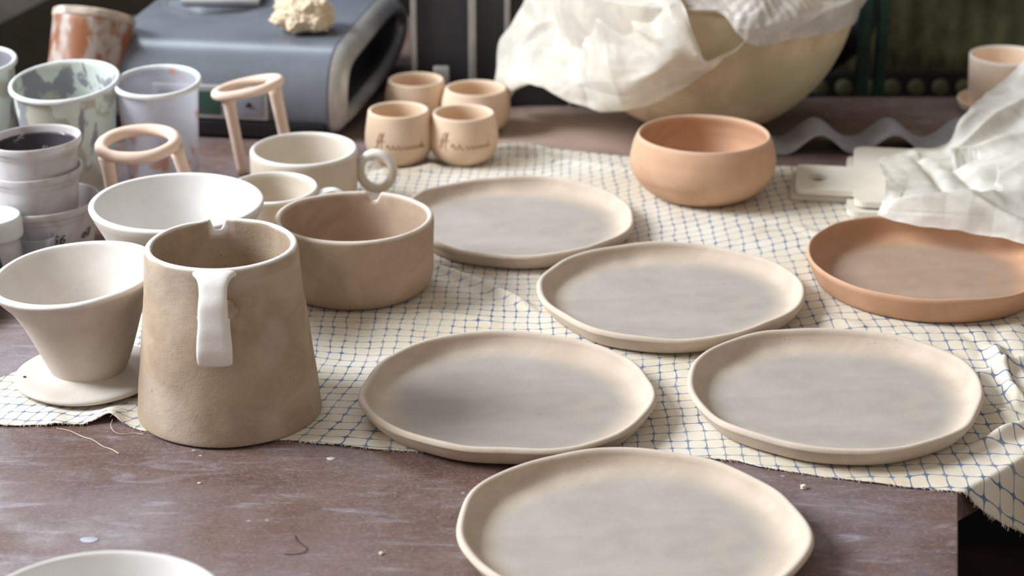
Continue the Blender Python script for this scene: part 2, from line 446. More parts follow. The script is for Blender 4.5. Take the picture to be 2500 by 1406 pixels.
V, Fc, A = lathe(prof, 288, notch_fn(AZ, .0058, .0085, h, .0022, 3, ry=1.03, steep=.3, zr=.03), af)
mesh('body', V, Fc, M['server'], t, attrs=A)
# strap handle in the radial plane
rad = Vector((math.cos(hz), math.sin(hz), 0)); side = Vector((-math.sin(hz), math.cos(hz), 0))
hp = [(.0475, h - .0036), (.053, h - .0034), (.062, h - .006), (.0705, h - .017), (.0765, h - .034), (.079, h - .048), (.0765, h - .0565), (.070, h - .056), (.0625, h - .047), (.0575, h - .036), (.054, h - .0295)]
hp = chaikin(dens(hp, .006), 3)
pts = [rad * a + Vector((0, 0, b)) for a, b in hp]
N = len(pts)
def sec(i):
    u = i / (N - 1)
    w = .0205 + .015 * (1 - smoothstep(-.02, .17, u)) - .002 * math.sin(u * 7) - .003 * smoothstep(.6, 1, u) + .004 * smoothstep(.9, 1, u)
    tt = .0060 + .0012 * smoothstep(.85, 1, u) - .001 * smoothstep(.3, .6, u)
    return supel(w, tt, 24, .62)
V, Fc = sweep(pts, sec, up=lambda i: side)
V = [v + Vector((noise.noise(v * 80), noise.noise(v * 80 + Vector((5, 0, 0))), 0)) * .0006 for v in V]
mesh('handle', V, Fc, M['handle_dry'], t, attrs={'dry': [.5] * len(V)})
# smeared join where the handle ends on the wall
c0 = rad * .0545 + Vector((0, 0, h - .030)) + side * .001
V, Fc = [], []
bm = bmesh.new(); bmesh.ops.create_icosphere(bm, subdivisions=4, radius=1)
for v in bm.verts:
    c = v.co
    s = 1 + .18 * noise.noise(c * 2.2)
    v.co = c0 + side * (c.x * .0125 * s) + rad * (c.y * .0042 * s) + Vector((0, 0, c.z * .0105 * s)) + side * (.003 * c.z)
me = bpy.data.meshes.new('handle_join'); bm.to_mesh(me); bm.free(); me.materials.append(M['server'])
me.polygons.foreach_set('use_smooth', [True] * len(me.polygons)); link(bpy.data.objects.new('handle_join', me), t)

# ------------------------------------------------------------------ cone dripper
def cone_dripper(x, y, rt, h, label, mat, rsauc, ry, pin=True, seed=4, floorz=.003):
    foot(x, y, .04)
    t = thing('coffee_dripper', (x, y, CZ), label, 'dripper')
    rn = .0265
    prof = [(rn - .0065, .0065), (rn - .001, .0075), (rn + .0005, .010), (rn + .004, .018), (rt - .012, h * .76), (rt - .0005, h - .004), (rt, h - .0015), (rt - .002, h), (rt - .0048, h - .0002), (rt - .006, h - .003), (rt - .016, h * .72), (rn - .002, .020), (rn - .008, .010), (0, .009)]
    prof = chaikin(dens(prof, .008), 2)
    sx = .0 
    def fn(r, a, z, i):
        k = smoothstep(.02, h, z)
        yy = 1 + (ry - 1) * k
        n = noise.noise(Vector((math.cos(a) * r * 40, math.sin(a) * r * 40, z * 40 + seed))) * .0007
        rr = r + n + wob(seed, a, .0007) * k
        return (rr * math.cos(a) + fn.shift * k, rr * math.sin(a) * yy, z + .0035 * k * k * math.cos(a) * fn.tilt)
    fn.shift, fn.tilt = -.004, 1
    def af(r, a, z, i): return {'dry': max(smoothstep(h - .006, h - .001, z), .55 if i > len(prof) * .55 else .12)}
    V, Fc, A = lathe(prof, 160, fn, af)
    mesh('cone', V, Fc, M[mat], t, attrs=A)
    s = rsauc
    prof2 = [(0, .0022), (s * .62, .0022), (s * .66, .0), (s * .7, .0), (s * .74, .0022), (s * .97, .0032), (s, .005), (s - .001, .0068), (s - .004, .0076), (s * .72, .0068), (rn + .006, .0074), (rn + .001, .0095), (rn - .003, .012), (0, .012)]
    prof2 = chaikin(dens(prof2, .008), 2)
    def fn2(r, a, z, i):
        rr = r + wob(seed + 2, a, .0006) * smoothstep(.6, 1, r / s)
        return (rr * math.cos(a), rr * math.sin(a), max(0, z + noise.noise(Vector((rr * math.cos(a) * 30, rr * math.sin(a) * 30, seed))) * .0004 * smoothstep(0, .003, z)))
    V, Fc, A = lathe(prof2, 128, fn2, lambda r, a, z, i: {'dry': .35 if z > .0055 else .1})
    sc = mesh('saucer', V, Fc, M[mat], t, attrs=A)
    if pin:
        q = at(60, 919, .009)
        V, Fc, _ = lathe([(0, 0), (.0011, 0), (.0011, .0004), (0, .0005)], 12)
        mesh('drip_hole', V, Fc, M['black'], t, loc=(q.x - x, q.y - y, .0074))
    return t
cone_dripper(-.3058, 1.3135, .0592, .084, 'pale conical coffee dripper on a wide flat saucer, left of the tall pitcher', 'dripper', .0535, 1.13)

# large white conical bowl behind
def bowl(name, x, y, prof, mat, label, cat='bowl', seg=128, fn=None, af=None, z=CZ, group=None, seed=2, ry=1., f=True):
    if f: foot(x, y, max(r for r, zz in prof if zz < .006))
    hh = max(zz for r, zz in prof)
    def f0(r, a, zz, i):
        n = noise.noise(Vector((math.cos(a) * r * 35, math.sin(a) * r * 35, zz * 35 + seed))) * .0004
        rr = r + (n + wob(seed, a, .0004) * smoothstep(0, hh, zz)) * (1 if r else 0)
        return (rr * math.cos(a), rr * math.sin(a) * (1 + (ry - 1) * smoothstep(0, hh, zz)), zz)
    V, Fc, A = lathe(prof, seg, fn or f0, af or (lambda r, a, zz, i: {'dry': smoothstep(hh - .004, hh - .0008, zz)}))
    o = mesh(name, V, Fc, M[mat], attrs=A, loc=(x, y, z))
    return tag(o, label, cat, group) if label else o
h = .094; rt = .0667
prof = chaikin(dens([(0, 0), (.022, 0), (.026, .001), (.03, .006), (rt - .010, h * .76), (rt - .0008, h - .004), (rt, h - .0014), (rt - .0018, h), (rt - .0052, h - .0002), (rt - .0065, h - .003), (rt - .017, h * .7), (.024, .012), (.018, .007), (0, .006)], .008), 2)
bowl('white_bowl', -.2568, 1.4393, prof, 'bigwhite', 'wide white cone-shaped clay bowl behind the tall pitcher', ry=1.06, seed=9,
     af=lambda r, a, z, i: {'dry': .9 if i > len(prof) * .5 else max(.1, smoothstep(h - .005, h - .001, z))})

# small white bowl with a little strap handle
t = thing('small_bowl', (-.2001, 1.5734, CZ), 'small off-white bowl squeezed between the wide white bowl and the ring-handled mug', 'bowl')
foot(-.2001, 1.5734, .028)
h = .06; rt = .0382
prof = chaikin(dens([(0, 0), (.022, 0), (.025, .002), (.033, .028), (rt - .0004, h - .003), (rt, h - .0012), (rt - .0014, h), (rt - .003, h), (rt - .004, h - .002), (.03, .03), (.021, .006), (0, .004)], .006), 2)
V, Fc, A = lathe(prof, 96, lambda r, a, z, i: (r * math.cos(a), r * math.sin(a) * 1.1, z), lambda r, a, z, i: {'dry': smoothstep(.055, .059, z)})
mesh('body', V, Fc, M['mug'], t, attrs=A)
o0 = Vector((-.2001, 1.5734, CZ))
hp = [Vector((.033, -.018, .052)), at(772, 478, .055) - o0, at(800, 466, .055) - o0, at(822, 466, .054) - o0, at(842, 480, .049) - o0, at(842, 500, .040) - o0, at(800, 530, .032) - o0, Vector((.027, -.018, .026))]
hp = [Vector(q) for q in chaikin([tuple(q) for q in hp], 3)]
sd = (at(812, 463, .055) - at(780, 463, .055)).cross(Vector((0, 0, 1))).normalized()
V, Fc = sweep(hp, lambda i: supel(.011, .004, 16, .6), up=lambda i: sd)
mesh('handle', V, Fc, M['handle_dry'], t, attrs={'dry': [.8] * len(V)})

# mug with ring handle
mx, my = -.1859, 1.6967
foot(mx, my, .042)
t = thing('mug', (mx, my, CZ), 'cream clay mug with a round ring handle, in front of the bisque tumblers', 'mug')
h = .055; rt = .0482
prof = chaikin(dens([(0, 0), (.038, 0), (.043, .002), (.046, .008), (rt, h * .5), (rt, h - .003), (rt - .001, h - .0004), (rt - .0025, h), (rt - .0045, h - .0004), (rt - .0056, h - .003), (rt - .006, h * .5), (.038, .007), (0, .006)], .007), 2)
V, Fc, A = lathe(prof, 128, lambda r, a, z, i: ((r + wob(5, a, .0004) * (r > 0)) * math.cos(a), r * math.sin(a) * 1.06, z), lambda r, a, z, i: {'dry': max(smoothstep(h - .004, h - .0008, z), .3 if i > len(prof) * .55 else 0)})
mesh('body', V, Fc, M['mug'], t, attrs=A)
c0 = Vector((-.1215 - mx, 0, .0332)); ex = Vector((1, -.12, 0)).normalized(); ez = Vector((0, 0, 1)); sd = ex.cross(ez)
pts = [c0 + ex * (.0150 * math.cos(a)) + ez * (.0164 * math.sin(a)) for a in [2 * PI * k / 64 for k in range(64)]]
V, Fc = sweep(pts, lambda i: supel(.0105, .0078, 20, .8), closed=True, up=lambda i: sd)
mesh('ring_handle', V, Fc, M['mug'], t, attrs={'dry': [.75 * smoothstep(.0, .012, (v - c0).z) for v in V]})

# notched bowl
h = .0606; rt = .0635; nx, ny = -.1265, 1.499
foot(nx, ny, .058)
prof = chaikin(dens([(0, 0), (.050, 0), (.0565, .0015), (.0615, .008), (.0632, .02), (rt, h - .004), (rt - .0006, h - .001), (rt - .002, h), (rt - .0042, h), (rt - .0056, h - .0025), (rt - .006, .02), (rt - .010, .010), (.045, .006), (0, .0055)], .006), 2)
q = at(897, 490, h) - Vector((nx, ny, h)); az = math.atan2(q.y, q.x)
V, Fc, A = lathe(prof, 256, notch_fn(az, .0068, .0072, h, .0015, 8, .0003, steep=.25, zr=.02), lambda r, a, z, i: {'dry': smoothstep(h - .003, h - .0006, z) * .8})
o = mesh('notched_bowl', V, Fc, M['notch'], attrs=A, loc=(nx, ny, CZ))
tag(o, 'straight-sided tan clay bowl with a small notch cut in its far rim', 'bowl')

# terracotta bowl
h = .0575
prof = chaikin(dens([(0, 0), (.040, 0), (.047, .0025), (.058, .011), (.0660, .024), (.0668, .034), (.0640, .048), (.0612, h - .003), (.0598, h - .0002), (.0578, h - .0006), (.0572, h - .004), (.0605, .046), (.0625, .034), (.061, .024), (.052, .011), (.04, .007), (0, .006)], .006), 2)
bowl('terracotta_bowl', .1748, 1.7345, prof, 'terra', 'rounded orange terracotta bowl with in-curved rim, behind the middle plate', seed=12)

# tumblers with scratched script
def cup(x, y, h, rt, label, script, seed, mat='cup'):
    rb = rt * 1.12
    foot(x, y, rt * .8)
    t = thing('tumbler', (x, y, CZ), label, 'cup', 'four bisque tumblers')
    out = [(0, 0), (rt * .62, 0), (rt * .78, .0012), (rt * 1.0, .0075), (rb, .018), (rb * .985, .030), (rt * 1.01, h - .004), (rt * .985, h - .0004), (rt * .92, h), (rt * .86, h - .0012), (rt * .85, h - .006), (rt * .95, .028), (rt * .85, .01), (0, .006)]
    prof = chaikin(dens(out, .006), 2)
    V, Fc, A = lathe(prof, 96, lambda r, a, z, i: ((r + wob(seed, a, .0002) * (r > 0)) * math.cos(a), r * math.sin(a), z), lambda r, a, z, i: {'dry': smoothstep(h - .003, h, z) * .5})
    mesh('body', V, Fc, M[mat], t, attrs=A)
    if script:
        def rad(z):
            best = 0
            for (r0, z0), (r1, z1) in zip(prof, prof[1:]):
                if min(z0, z1) <= z <= max(z0, z1) and abs(z1 - z0) > 1e-7: best = max(best, r0 + (r1 - r0) * (z - z0) / (z1 - z0))
            return best
        parts = []
        face = math.atan2(-y, -x)
        for st in script:
            st = chaikin(st, 2)
            pts = []
            for (sx, sz) in st:
                a = face + (sx - .45) * 1.9; zz = .0200 + sz * .0165
                r = rad(zz) + .00005
                pts.append(Vector((r * math.cos(a), r * math.sin(a), zz)))
            parts.append(tube(pts, .00050, 6))
        V, Fc = merge(parts)
        o = mesh('engraved_script', V, Fc, M['cupdark'], t); o['label'] = 'scratched cursive lettering'
    return t
H_ = [[(.02, .12), (.05, .0), (.10, .25), (.17, .8), (.15, 1.0), (.11, .8), (.08, .3), (.10, .02)], [(.20, 1.0), (.17, .6), (.15, .1), (.18, -.05)], [(.06, .45), (.13, .55), (.22, .5)]]
def waves(x0, n, w, amp=.3): 
    st = [(x0, .15)]
    for i in range(n):
        st += [(x0 + w * (i + .35), amp), (x0 + w * (i + .6), .02), (x0 + w * (i + 1), .1)]
    return [st]
s1 = H_ + waves(.24, 3, .085, .38) + waves(.50, 6, .065, .28) + [[(.84, .5), (.80, .1), (.88, .08)]]
s2 = H_ + waves(.25, 2, .1, .42) + waves(.47, 5, .075, .3) + [[(.87, .45), (.84, .05), (.92, .1)]]
cup(-.0465, 1.8325, .0482, .0298, 'peach bisque tumbler with scratched script, front right of the four tumblers', s2, 3)
cup(-.1087, 1.8308, .0515, .0292, 'peach bisque tumbler with scratched script, front left of the four tumblers', s1, 4)
cup(-.0362, 1.9357, .0435, .0314, 'peach bisque tumbler behind the front pair, beside the hanging film', None, 5)
cup(-.0978, 1.962, .0450, .0290, 'darker bisque tumbler in shadow, against the grey appliance', None, 6)
# small pale box behind the tumblers
q = atY(1078, 205, 2.012)
o = box('small_box', (-.009, -.004, 0), (.009, .004, .0), M['panel']); bpy.data.objects.remove(o)
zt = atY(1078, 165, 2.005).z
o = box('small_box', (-.0082, -.005, 0), (.0082, .005, zt), M['strip'], bevel=.0015, loc=(q.x, 2.010, .0))
tag(o, 'small pale grey block standing behind the tumblers, against the charcoal cabinet', 'block')

# ------------------------------------------------------------------ clay rings on legs
def stand(name, ctr_px, Y, rx, rmin, tilt, legs, label, ztop, ry=1.):
    c = atY(ctr_px[0], ctr_px[1], Y)
    t = thing(name, (c.x, c.y, 0), label, 'stand', 'ring stands behind the bowls')
    pts = []
    for k in range(72):
        a = 2 * PI * k / 72
        pts.append(Vector((rx * math.cos(a), rx * ry * math.sin(a), c.z + math.tan(tilt[0]) * rx * math.cos(a) + math.tan(tilt[1]) * rx * ry * math.sin(a))))
    V, Fc = sweep(pts, lambda i: circ(rmin, 16), closed=True, up=lambda i: Vector((0, 0, 1)))
    V = [v + Vector((noise.noise(v * 40), 0, noise.noise(v * 40 + Vector((3, 3, 3))))) * .0006 for v in V]
    mesh('ring', V, Fc, M['ring'], t)
    for (p0, p1, r0, r1, y0) in legs:
        a = atY(p0[0], p0[1], Y + y0) - Vector((c.x, c.y, 0)); b = at(p1[0], p1[1], 0) - Vector((c.x, c.y, 0))
        a2 = Vector((a.x, a.y, a.z)); mid = a2.lerp(b, .5)
        V, Fc = tube([a2, a2.lerp(b, .12), mid, a2.lerp(b, .9), b + Vector((0, 0, r1 * .2))], lambda u: r0 * .35 * (1 - u) ** 5 + r0 + (r1 - r0) * u, 16)
        mesh('leg', V, Fc, M['ring'], t)
stand('ring_stand', (338, 351), 1.637, .0318, .0053, (math.radians(2.0), math.radians(5)),
      [((260, 384), (290, 560), .0054, .0056, -.010), ((428, 358), (500, 560), .0054, .0054, -.002)],
      'pinkish clay ring on two legs, in front of the clear measuring cup', .085)
stand('ring_stand', (605, 213), 1.80, .0300, .0044, (math.radians(11.5), math.radians(-4)),
      [((556, 236), (594, 425), .0054, .0050, -.010), ((668, 203), (708, 395), .0060, .0052, .006)],
      'tall tilted cream clay ring on two legs, in front of the grey appliance', .088)

# ------------------------------------------------------------------ plastic cups and tubs at the left
def beaker(name, x, y, rb, rt, h, ty, label, mat, cat='cup', lip=.0016, tx=0., group=None, inner=None):
    t = thing(name, (x, y, 0), label, cat, group)
    def fn(r, a, z, i):
        k = (z / h) ** 2
        return (r * math.cos(a), r * math.sin(a), z + k * (ty * r * math.sin(a) + tx * r * math.cos(a)))
    prof = chaikin(dens([(0, .0), (rb - .002, .0), (rb, .002), (rt - .001, h - .002), (rt - .002, h - .001), (rt - .003, h - .003), (rb - .0015, .004), (0, .003)], .01), 1)
    V, Fc, A = lathe(prof, 96, fn)
    mesh('cup_wall', V, Fc, M[mat], t)
    pr = [(rt - .002, h - .004), (rt + lip, h - .0045), (rt + lip + .0006, h - .002), (rt + lip, h + .0002), (rt - .0005, h + .0006), (rt - .002, h - .0005)]
    pr = chaikin(pr + [pr[0]], 1)
    V, Fc = [], []
    n = len(pr)
    for i, (r, z) in enumerate(pr[:-1]):
        for j in range(96): V.append(fn(r, 2 * PI * j / 96, z, 0))
    n -= 1
    for i in range(n):
        for j in range(96): Fc.append([i * 96 + j, i * 96 + (j + 1) % 96, ((i + 1) % n) * 96 + (j + 1) % 96, ((i + 1) % n) * 96 + j])
    mesh('lip', V, Fc, M['rim_pl'], t)
    return t
beaker('plastic_cup', -.4019, 1.728, .036, .0475, .11, .12, 'white plastic cup caked with pale green glaze, behind the stacked tubs', 'cup_green', tx=.04)
beaker('measuring_cup', -.3185, 1.728, .031, .0375, .11, .10, 'clear milky measuring cup with red glaze spots, beside the green-glazed cup', 'cup_pink', tx=.02)
q = atY(-62, 146, 1.765)
beaker('plastic_cup', q.x, 1.765, .030, .036, q.z, .10, 'white plastic cup mostly cut off at the left edge of the picture', 'cup_green')

sx, sy = -.3985, 1.588
def tub(z0, rb, rt, h, label, name='tub', inner=False, dx=0, dy=0):
    t = thing(name, (sx + dx, sy + dy, z0), label, 'tub', 'stacked plastic tubs')
    def fn(r, a, z, i): return (r * math.cos(a), r * math.sin(a), z + .04 * r * math.cos(a) * (z / h))
    prof = [(0, 0), (rb - .003, 0), (rb, .003), (rt - .004, h - .012), (rt - .003, h - .0115), (rt - .0022, h - .007), (rt, h - .0065), (rt + .0004, h - .001), (rt - .0008, h), (rt - .002, h - .0015), (rt - .0045, h - .012), (rb - .002, .004), (0, .003)]
    prof = chaikin(dens(prof, .01), 2)
    V, Fc, A = lathe(prof, 96, fn)
    mesh('wall', V, Fc, M['tub'], t)
    if inner:
        pr = chaikin(dens([(0, .012), (rt - .012, .0125), (rt - .0075, .02), (rt - .0056, h - .0125), (rt - .0046, h - .0060), (rt - .0048, h - .0058), (rt - .0062, h - .008), (0, .0155)][:5], .005), 1)
        V, Fc, A = lathe(pr + [(pr[-1][0] + .0004, pr[-1][1] - .001)], 96, fn)
        o = mesh('dried_residue', V, Fc, M['tub_dark'], t); o['label'] = 'dark grey dried residue lining the tub'
    return t
def text_on(t, body, ang, z, r, size, mat, name='handwriting', tilt=0, slope=0.):
    cu = bpy.data.curves.new('txt', 'FONT'); cu.body = body; cu.size = size; cu.extrude = .00015; cu.align_x = 'CENTER'; cu.shear = .25
    cu.resolution_u = 3
    o = bpy.data.objects.new('txt', cu); col.objects.link(o)
    dg = bpy.context.evaluated_depsgraph_get(); me = bpy.data.meshes.new_from_object(o.evaluated_get(dg)); bpy.data.objects.remove(o)
    me.materials.clear(); me.materials.append(mat)
    for v in me.vertices:
        a = ang + v.co.x / r; zz = z + v.co.y; rr = r + slope * v.co.y + .0002 + v.co.z
        v.co = (rr * math.cos(a), rr * math.sin(a), zz)
    o = bpy.data.objects.new(name, me); link(o, t); return o
t1 = tub(0, .038, .0455, .046, 'widest milky tub with black handwriting, bottom of the stack', dx=.004)
for s_, px0 in (('56', 150), ('ell', 208)):
    q = at(px0, 568, .026); a = math.atan2(q.y - sy, q.x - sx - .004)
    a = -PI / 2 + math.asin(max(-1, min(1, (px0 - 96) / (2900 * .0425)))) * .95
    text_on(t1, s_, a, .018, .0408, .0115, M['ink'], slope=.17)
t2 = tub(.034, .0335, .0395, .040, 'milky tub with faint blue print, middle of the stack', dx=-.002)
text_on(t2, '1 000', -PI / 2 - .48, .006, .0348, .0085, M['ink_blue'], 'printed_lettering', slope=.15)
tub(.058, .033, .0385, .042, 'milky tub lined with dark grey residue, top of the stack', inner=True)
# jar with ribbed white cap
q = at(-24, 526, .05)
t = thing('jar', (q.x, q.y, 0), 'white screw-capped plastic jar at the left edge, behind the conical dripper', 'jar')
V, Fc, _ = lathe(chaikin(dens([(0, 0), (.021, 0), (.0235, .003), (.0235, .026), (.021, .030), (.021, .034), (0, .034)], .006), 2), 64)
mesh('body', V, Fc, M['tub'], t)
prof = chaikin(dens([(0, .032), (.0245, .032), (.0252, .034), (.0252, .046), (.0242, .050), (.0225, .0505), (.0215, .0498), (0, .0498)], .003), 1)
V, Fc, _ = lathe(prof, 240, lambda r, a, z, i: ((r + (.0002 * math.cos(a * 80) if r > .0249 and z < .047 else 0)) * math.cos(a), (r + (.0002 * math.cos(a * 80) if r > .0249 and z < .047 else 0)) * math.sin(a), z))
o = mesh('screw_cap', V, Fc, M['lidw'], t); o['label'] = 'ribbed white cap'
# small clear cup
V, Fc, _ = lathe(chaikin(dens([(0, 0), (.0115, 0), (.0125, .002), (.0138, .0275), (.0146, .029), (.0142, .0303), (.0132, .029), (.0118, .003), (0, .002)], .004), 1), 64)
q = at(95, 571, .03)
o = mesh('clear_cup', V, Fc, M['clear'], loc=(q.x, q.y - .004, 0))
tag(o, 'tiny clear plastic cup in front of the tub with handwriting', 'cup')
# black gridded container, mostly hidden behind the dripper
bx, by = -.452, 1.462
t = thing('black_container', (bx, by, 0), 'black container with fine raised grid, low at the left edge behind the dripper', 'container')
V, Fc, _ = lathe(chaikin(dens([(0, 0), (.046, 0), (.0475, .002), (.0485, .032), (.0475, .034), (.0455, .032), (.044, .004), (0, .003)], .005), 1), 96)
mesh('body', V, Fc, M['black'], t)
parts = []
for k in range(48):
    a = 2 * PI * k / 48; parts.append(tube([Vector((.0476 * math.cos(a), .0476 * math.sin(a), .004)), Vector((.0486 * math.cos(a), .0486 * math.sin(a), .030))], .00025, 5))
for k in range(5):
    zz = .006 + k * .0055; rr = .0477 + .001 * (zz - .004) / .026
    parts.append(tube([Vector((rr * math.cos(2 * PI * j / 64), rr * math.sin(2 * PI * j / 64), zz)) for j in range(64)], .00025, 5, True))
V, Fc = merge(parts); mesh('grid_ribs', V, Fc, M['case'], t)

# rust-coloured pot, tipped back
t = thing('flower_pot', (-.4335, 1.930, .0185), 'rusty brown pot crusted with white, tipped back behind the green-glazed cup', 'pot', rot=(math.radians(-24), math.radians(7), 0))
prof = chaikin(dens([(0, 0), (.037, 0), (.039, .002), (.0405, .096), (.0378, .096), (.036, .005), (0, .004)], .01), 1)
V, Fc, _ = lathe(prof, 96); mesh('pot_body', V, Fc, M['rust'], t)
prof = [(.0378, .094), (.0410, .0935), (.0416, .096), (.0415, .101), (.0408, .1025), (.0385, .1025), (.0376, .100)]
V, Fc = [], []
prof = chaikin(prof, 1, True); n = len(prof)
for r, z in prof:
    for j in range(96): V.append((r * math.cos(2 * PI * j / 96), r * math.sin(2 * PI * j / 96), z))
for i in range(n):
    for j in range(96): Fc.append([i * 96 + j, i * 96 + (j + 1) % 96, ((i + 1) % n) * 96 + (j + 1) % 96, ((i + 1) % n) * 96 + j])
mesh('pot_rim', V, Fc, M['pot_rim'], t)

# ------------------------------------------------------------------ grey rounded appliance
yaw = math.radians(-8.8); AH = .090; AW = .235; AD = .315
org = at(808, 346, 0)
t = thing('appliance', (org.x, org.y, 0), 'large grey-blue rounded appliance with green display and silver-edged black side', 'appliance', rot=(0, 0, yaw))
# profile in (y depth, z): front at y=0
P = [(.012, .004), (.0, .012), (-.006, .030), (-.004, .055), (.008, .075), (.030, .087), (.060, AH), (AD, AH + .004), (AD, .004)]
Pm = chaikin(P, 3, True)
m = len(Pm); V, Fc = [], []
for X in (-AW, -AW + .003, -.003, 0):
    for (y_, z_) in Pm: V.append((X, y_, z_))
for i in range(3):
    for j in range(m): Fc.append([i * m + j, i * m + (j + 1) % m, (i + 1) * m + (j + 1) % m, (i + 1) * m + j])
Fc.append(list(range(m))[::-1]); Fc.append([3 * m + j for j in range(m)])
mesh('housing', V, Fc, M['appl'], t)
def inset(Pm, d):
    cy = sum(p[0] for p in Pm) / len(Pm); out = []
    for i in range(len(Pm)):
        a, b = Pm[i - 1], Pm[(i + 1) % len(Pm)]
        tx, ty = b[0] - a[0], b[1] - a[1]; L = math.hypot(tx, ty) or 1
        nx_, ny_ = -ty / L, tx / L
        out.append((Pm[i][0] - nx_ * d * (-1), Pm[i][1] - ny_ * d * (-1)))
    return out
area = sum(Pm[i][0] * Pm[(i + 1) % m][1] - Pm[(i + 1) % m][0] * Pm[i][1] for i in range(m)) / 2
sg = 1 if area > 0 else -1
rings = [([p for p in Pm], 0.0), (inset(Pm, sg * .002), .007), (inset(Pm, sg * .012), .017), (inset(Pm, sg * .018), .015), (inset(Pm, sg * .019), .004)]
V, Fc = [], []
for pr, X in rings:
    for (y_, z_) in pr: V.append((X, y_, z_))
for i in range(len(rings) - 1):
    for j in range(m): Fc.append([i * m + j, i * m + (j + 1) % m, (i + 1) * m + (j + 1) % m, (i + 1) * m + j])
mesh('silver_edge_band', V, Fc, M['appl_band'], t)
V = [(.005, y_, z_) for y_, z_ in inset(Pm, sg * .0185)]
mesh('side_panel', V, [list(range(m))], M['black'], t, smooth=False)
# display strip on the front
inv = Matrix.Rotation(-yaw, 3, 'Z')
def loc_(p): return inv @ (p - Vector((org.x, org.y, 0)))
a = loc_(atY(668, 292, 1.915)); b = loc_(atY(380, 214, 1.93))
fx0, fx1 = a.x - .118, a.x
fr = box('display_frame', (fx0, -.0085, .021), (fx1, -.002, .055), M['strip'], t, .0015)
box('green_display', (fx0 + .006, -.0094, .0255), (fx1 - .048, -.008, .0495), M['lcd'], fr, .0004)
box('control_panel', (fx1 - .040, -.0094, .0255), (fx1 - .005, -.008, .0495), M['panel'], fr, .0004)
V, Fc, _ = lathe([(0, 0), (.0026, 0), (.0026, .002), (0, .0024)], 24)
o = mesh('button', V, Fc, M['black'], fr, loc=(fx1 - .0195, -.0094, .0375)); o.rotation_euler = (PI / 2, 0, 0)
box('lower_front', (-AW + .004, -.0075, .003), (-.004, .004, .019), M['black'], t, .002)
# round perforated grille on top
g = loc_(at(535, 6, AH + .001))
V, Fc, _ = lathe([(0, .0008), (.050, .0008), (.0555, .0004), (.0575, .0016), (.060, .0014), (.061, 0)], 96)
o = mesh('round_grille', V, Fc, M['grille'], t, loc=(g.x, g.y, AH + .0005))
parts = []
for i in range(-24, 25):
    L = math.sqrt(max(0, .0545 ** 2 - (i * .0022) ** 2))
    if L > .005: parts.append(tube([Vector((-L, i * .0022, .0012)), Vector((L, i * .0022, .0012))], .0004, 5))
V, Fc = merge(parts); mesh('grille_bars', V, Fc, M['appl'], o)
def tb(py_): return at(535, py_, AH + .003)
# pale slab on top
q0 = at(440, 12, AH + .004); q1 = at(632, 15, AH + .004)
o = box('slab', (0, 0, 0), (q1.x - q0.x, .10, .006), M['strip'], bevel=.001, loc=(q0.x, q0.y, AH + .0035)); o.rotation_euler = (math.radians(.6), 0, math.radians(-2))
tag(o, 'pale grey flat slab lying on the appliance over the round grille', 'slab')
# lump of clay
bm = bmesh.new(); bmesh.ops.create_icosphere(bm, subdivisions=6, radius=1)
for v in bm.verts:
    c = v.co.copy()
    s = 1 + .30 * noise.noise(c * 1.9 + Vector((3, 1, 0))) + .20 * abs(noise.noise(c * 4.5)) + .10 * noise.noise(c * 9) + .04 * noise.noise(c * 24)
    knob = max(0, 1 - (c - Vector((-.9, -.3, -.05)).normalized()).length / .42)
    s += .45 * knob ** .7
    knob = max(0, 1 - (c - Vector((-.6, .1, .8)).normalized()).length / .5)
    s += .35 * knob
    v.co = Vector((c.x * .0275 * s, c.y * .023 * s, max(-.012, c.z * .0185 * s)))
me = bpy.data.meshes.new('clay_lump'); bm.to_mesh(me); bm.free(); me.materials.append(M['lump'])
me.polygons.foreach_set('use_smooth', [True] * len(me.polygons))
q = at(745, 66, AH + .004)
o = bpy.data.objects.new('clay_lump', me); link(o); o.location = (q.x, q.y, AH + .015)
tag(o, 'knobbly lump of raw beige clay on top of the grey appliance', 'clay lump')

# ------------------------------------------------------------------ charcoal cabinet with pale strips
cy0 = 2.022
xL = atY(1004, 200, cy0).x; xR = atY(1392, 250, cy0).x
t = thing('cabinet', ((xL + xR) / 2, cy0, 0), 'charcoal metal cabinet with pale vertical strips, behind the tumblers', 'cabinet')
cw = (xR - xL) / 2
box('cabinet_body', (-cw, 0, 0), (cw, .26, .40), M['case'], t, .002)
for pxs, w in ((1011, 13), (1153, 18), (1239, 14)):
    xx = atY(pxs, 100, cy0 - .003).x - (xL + xR) / 2; ww = w / 2280 / 2
    box('metal_strip', (xx - ww, -.006, .004), (xx + ww, .001, .398), M['strip'], t, .001)
xx = atY(1391, 245, cy0 - .002).x - (xL + xR) / 2
box('corner_strip', (xx - .0012, -.002, .0), (xx + .0012, .001, .398), M['strip'], t)

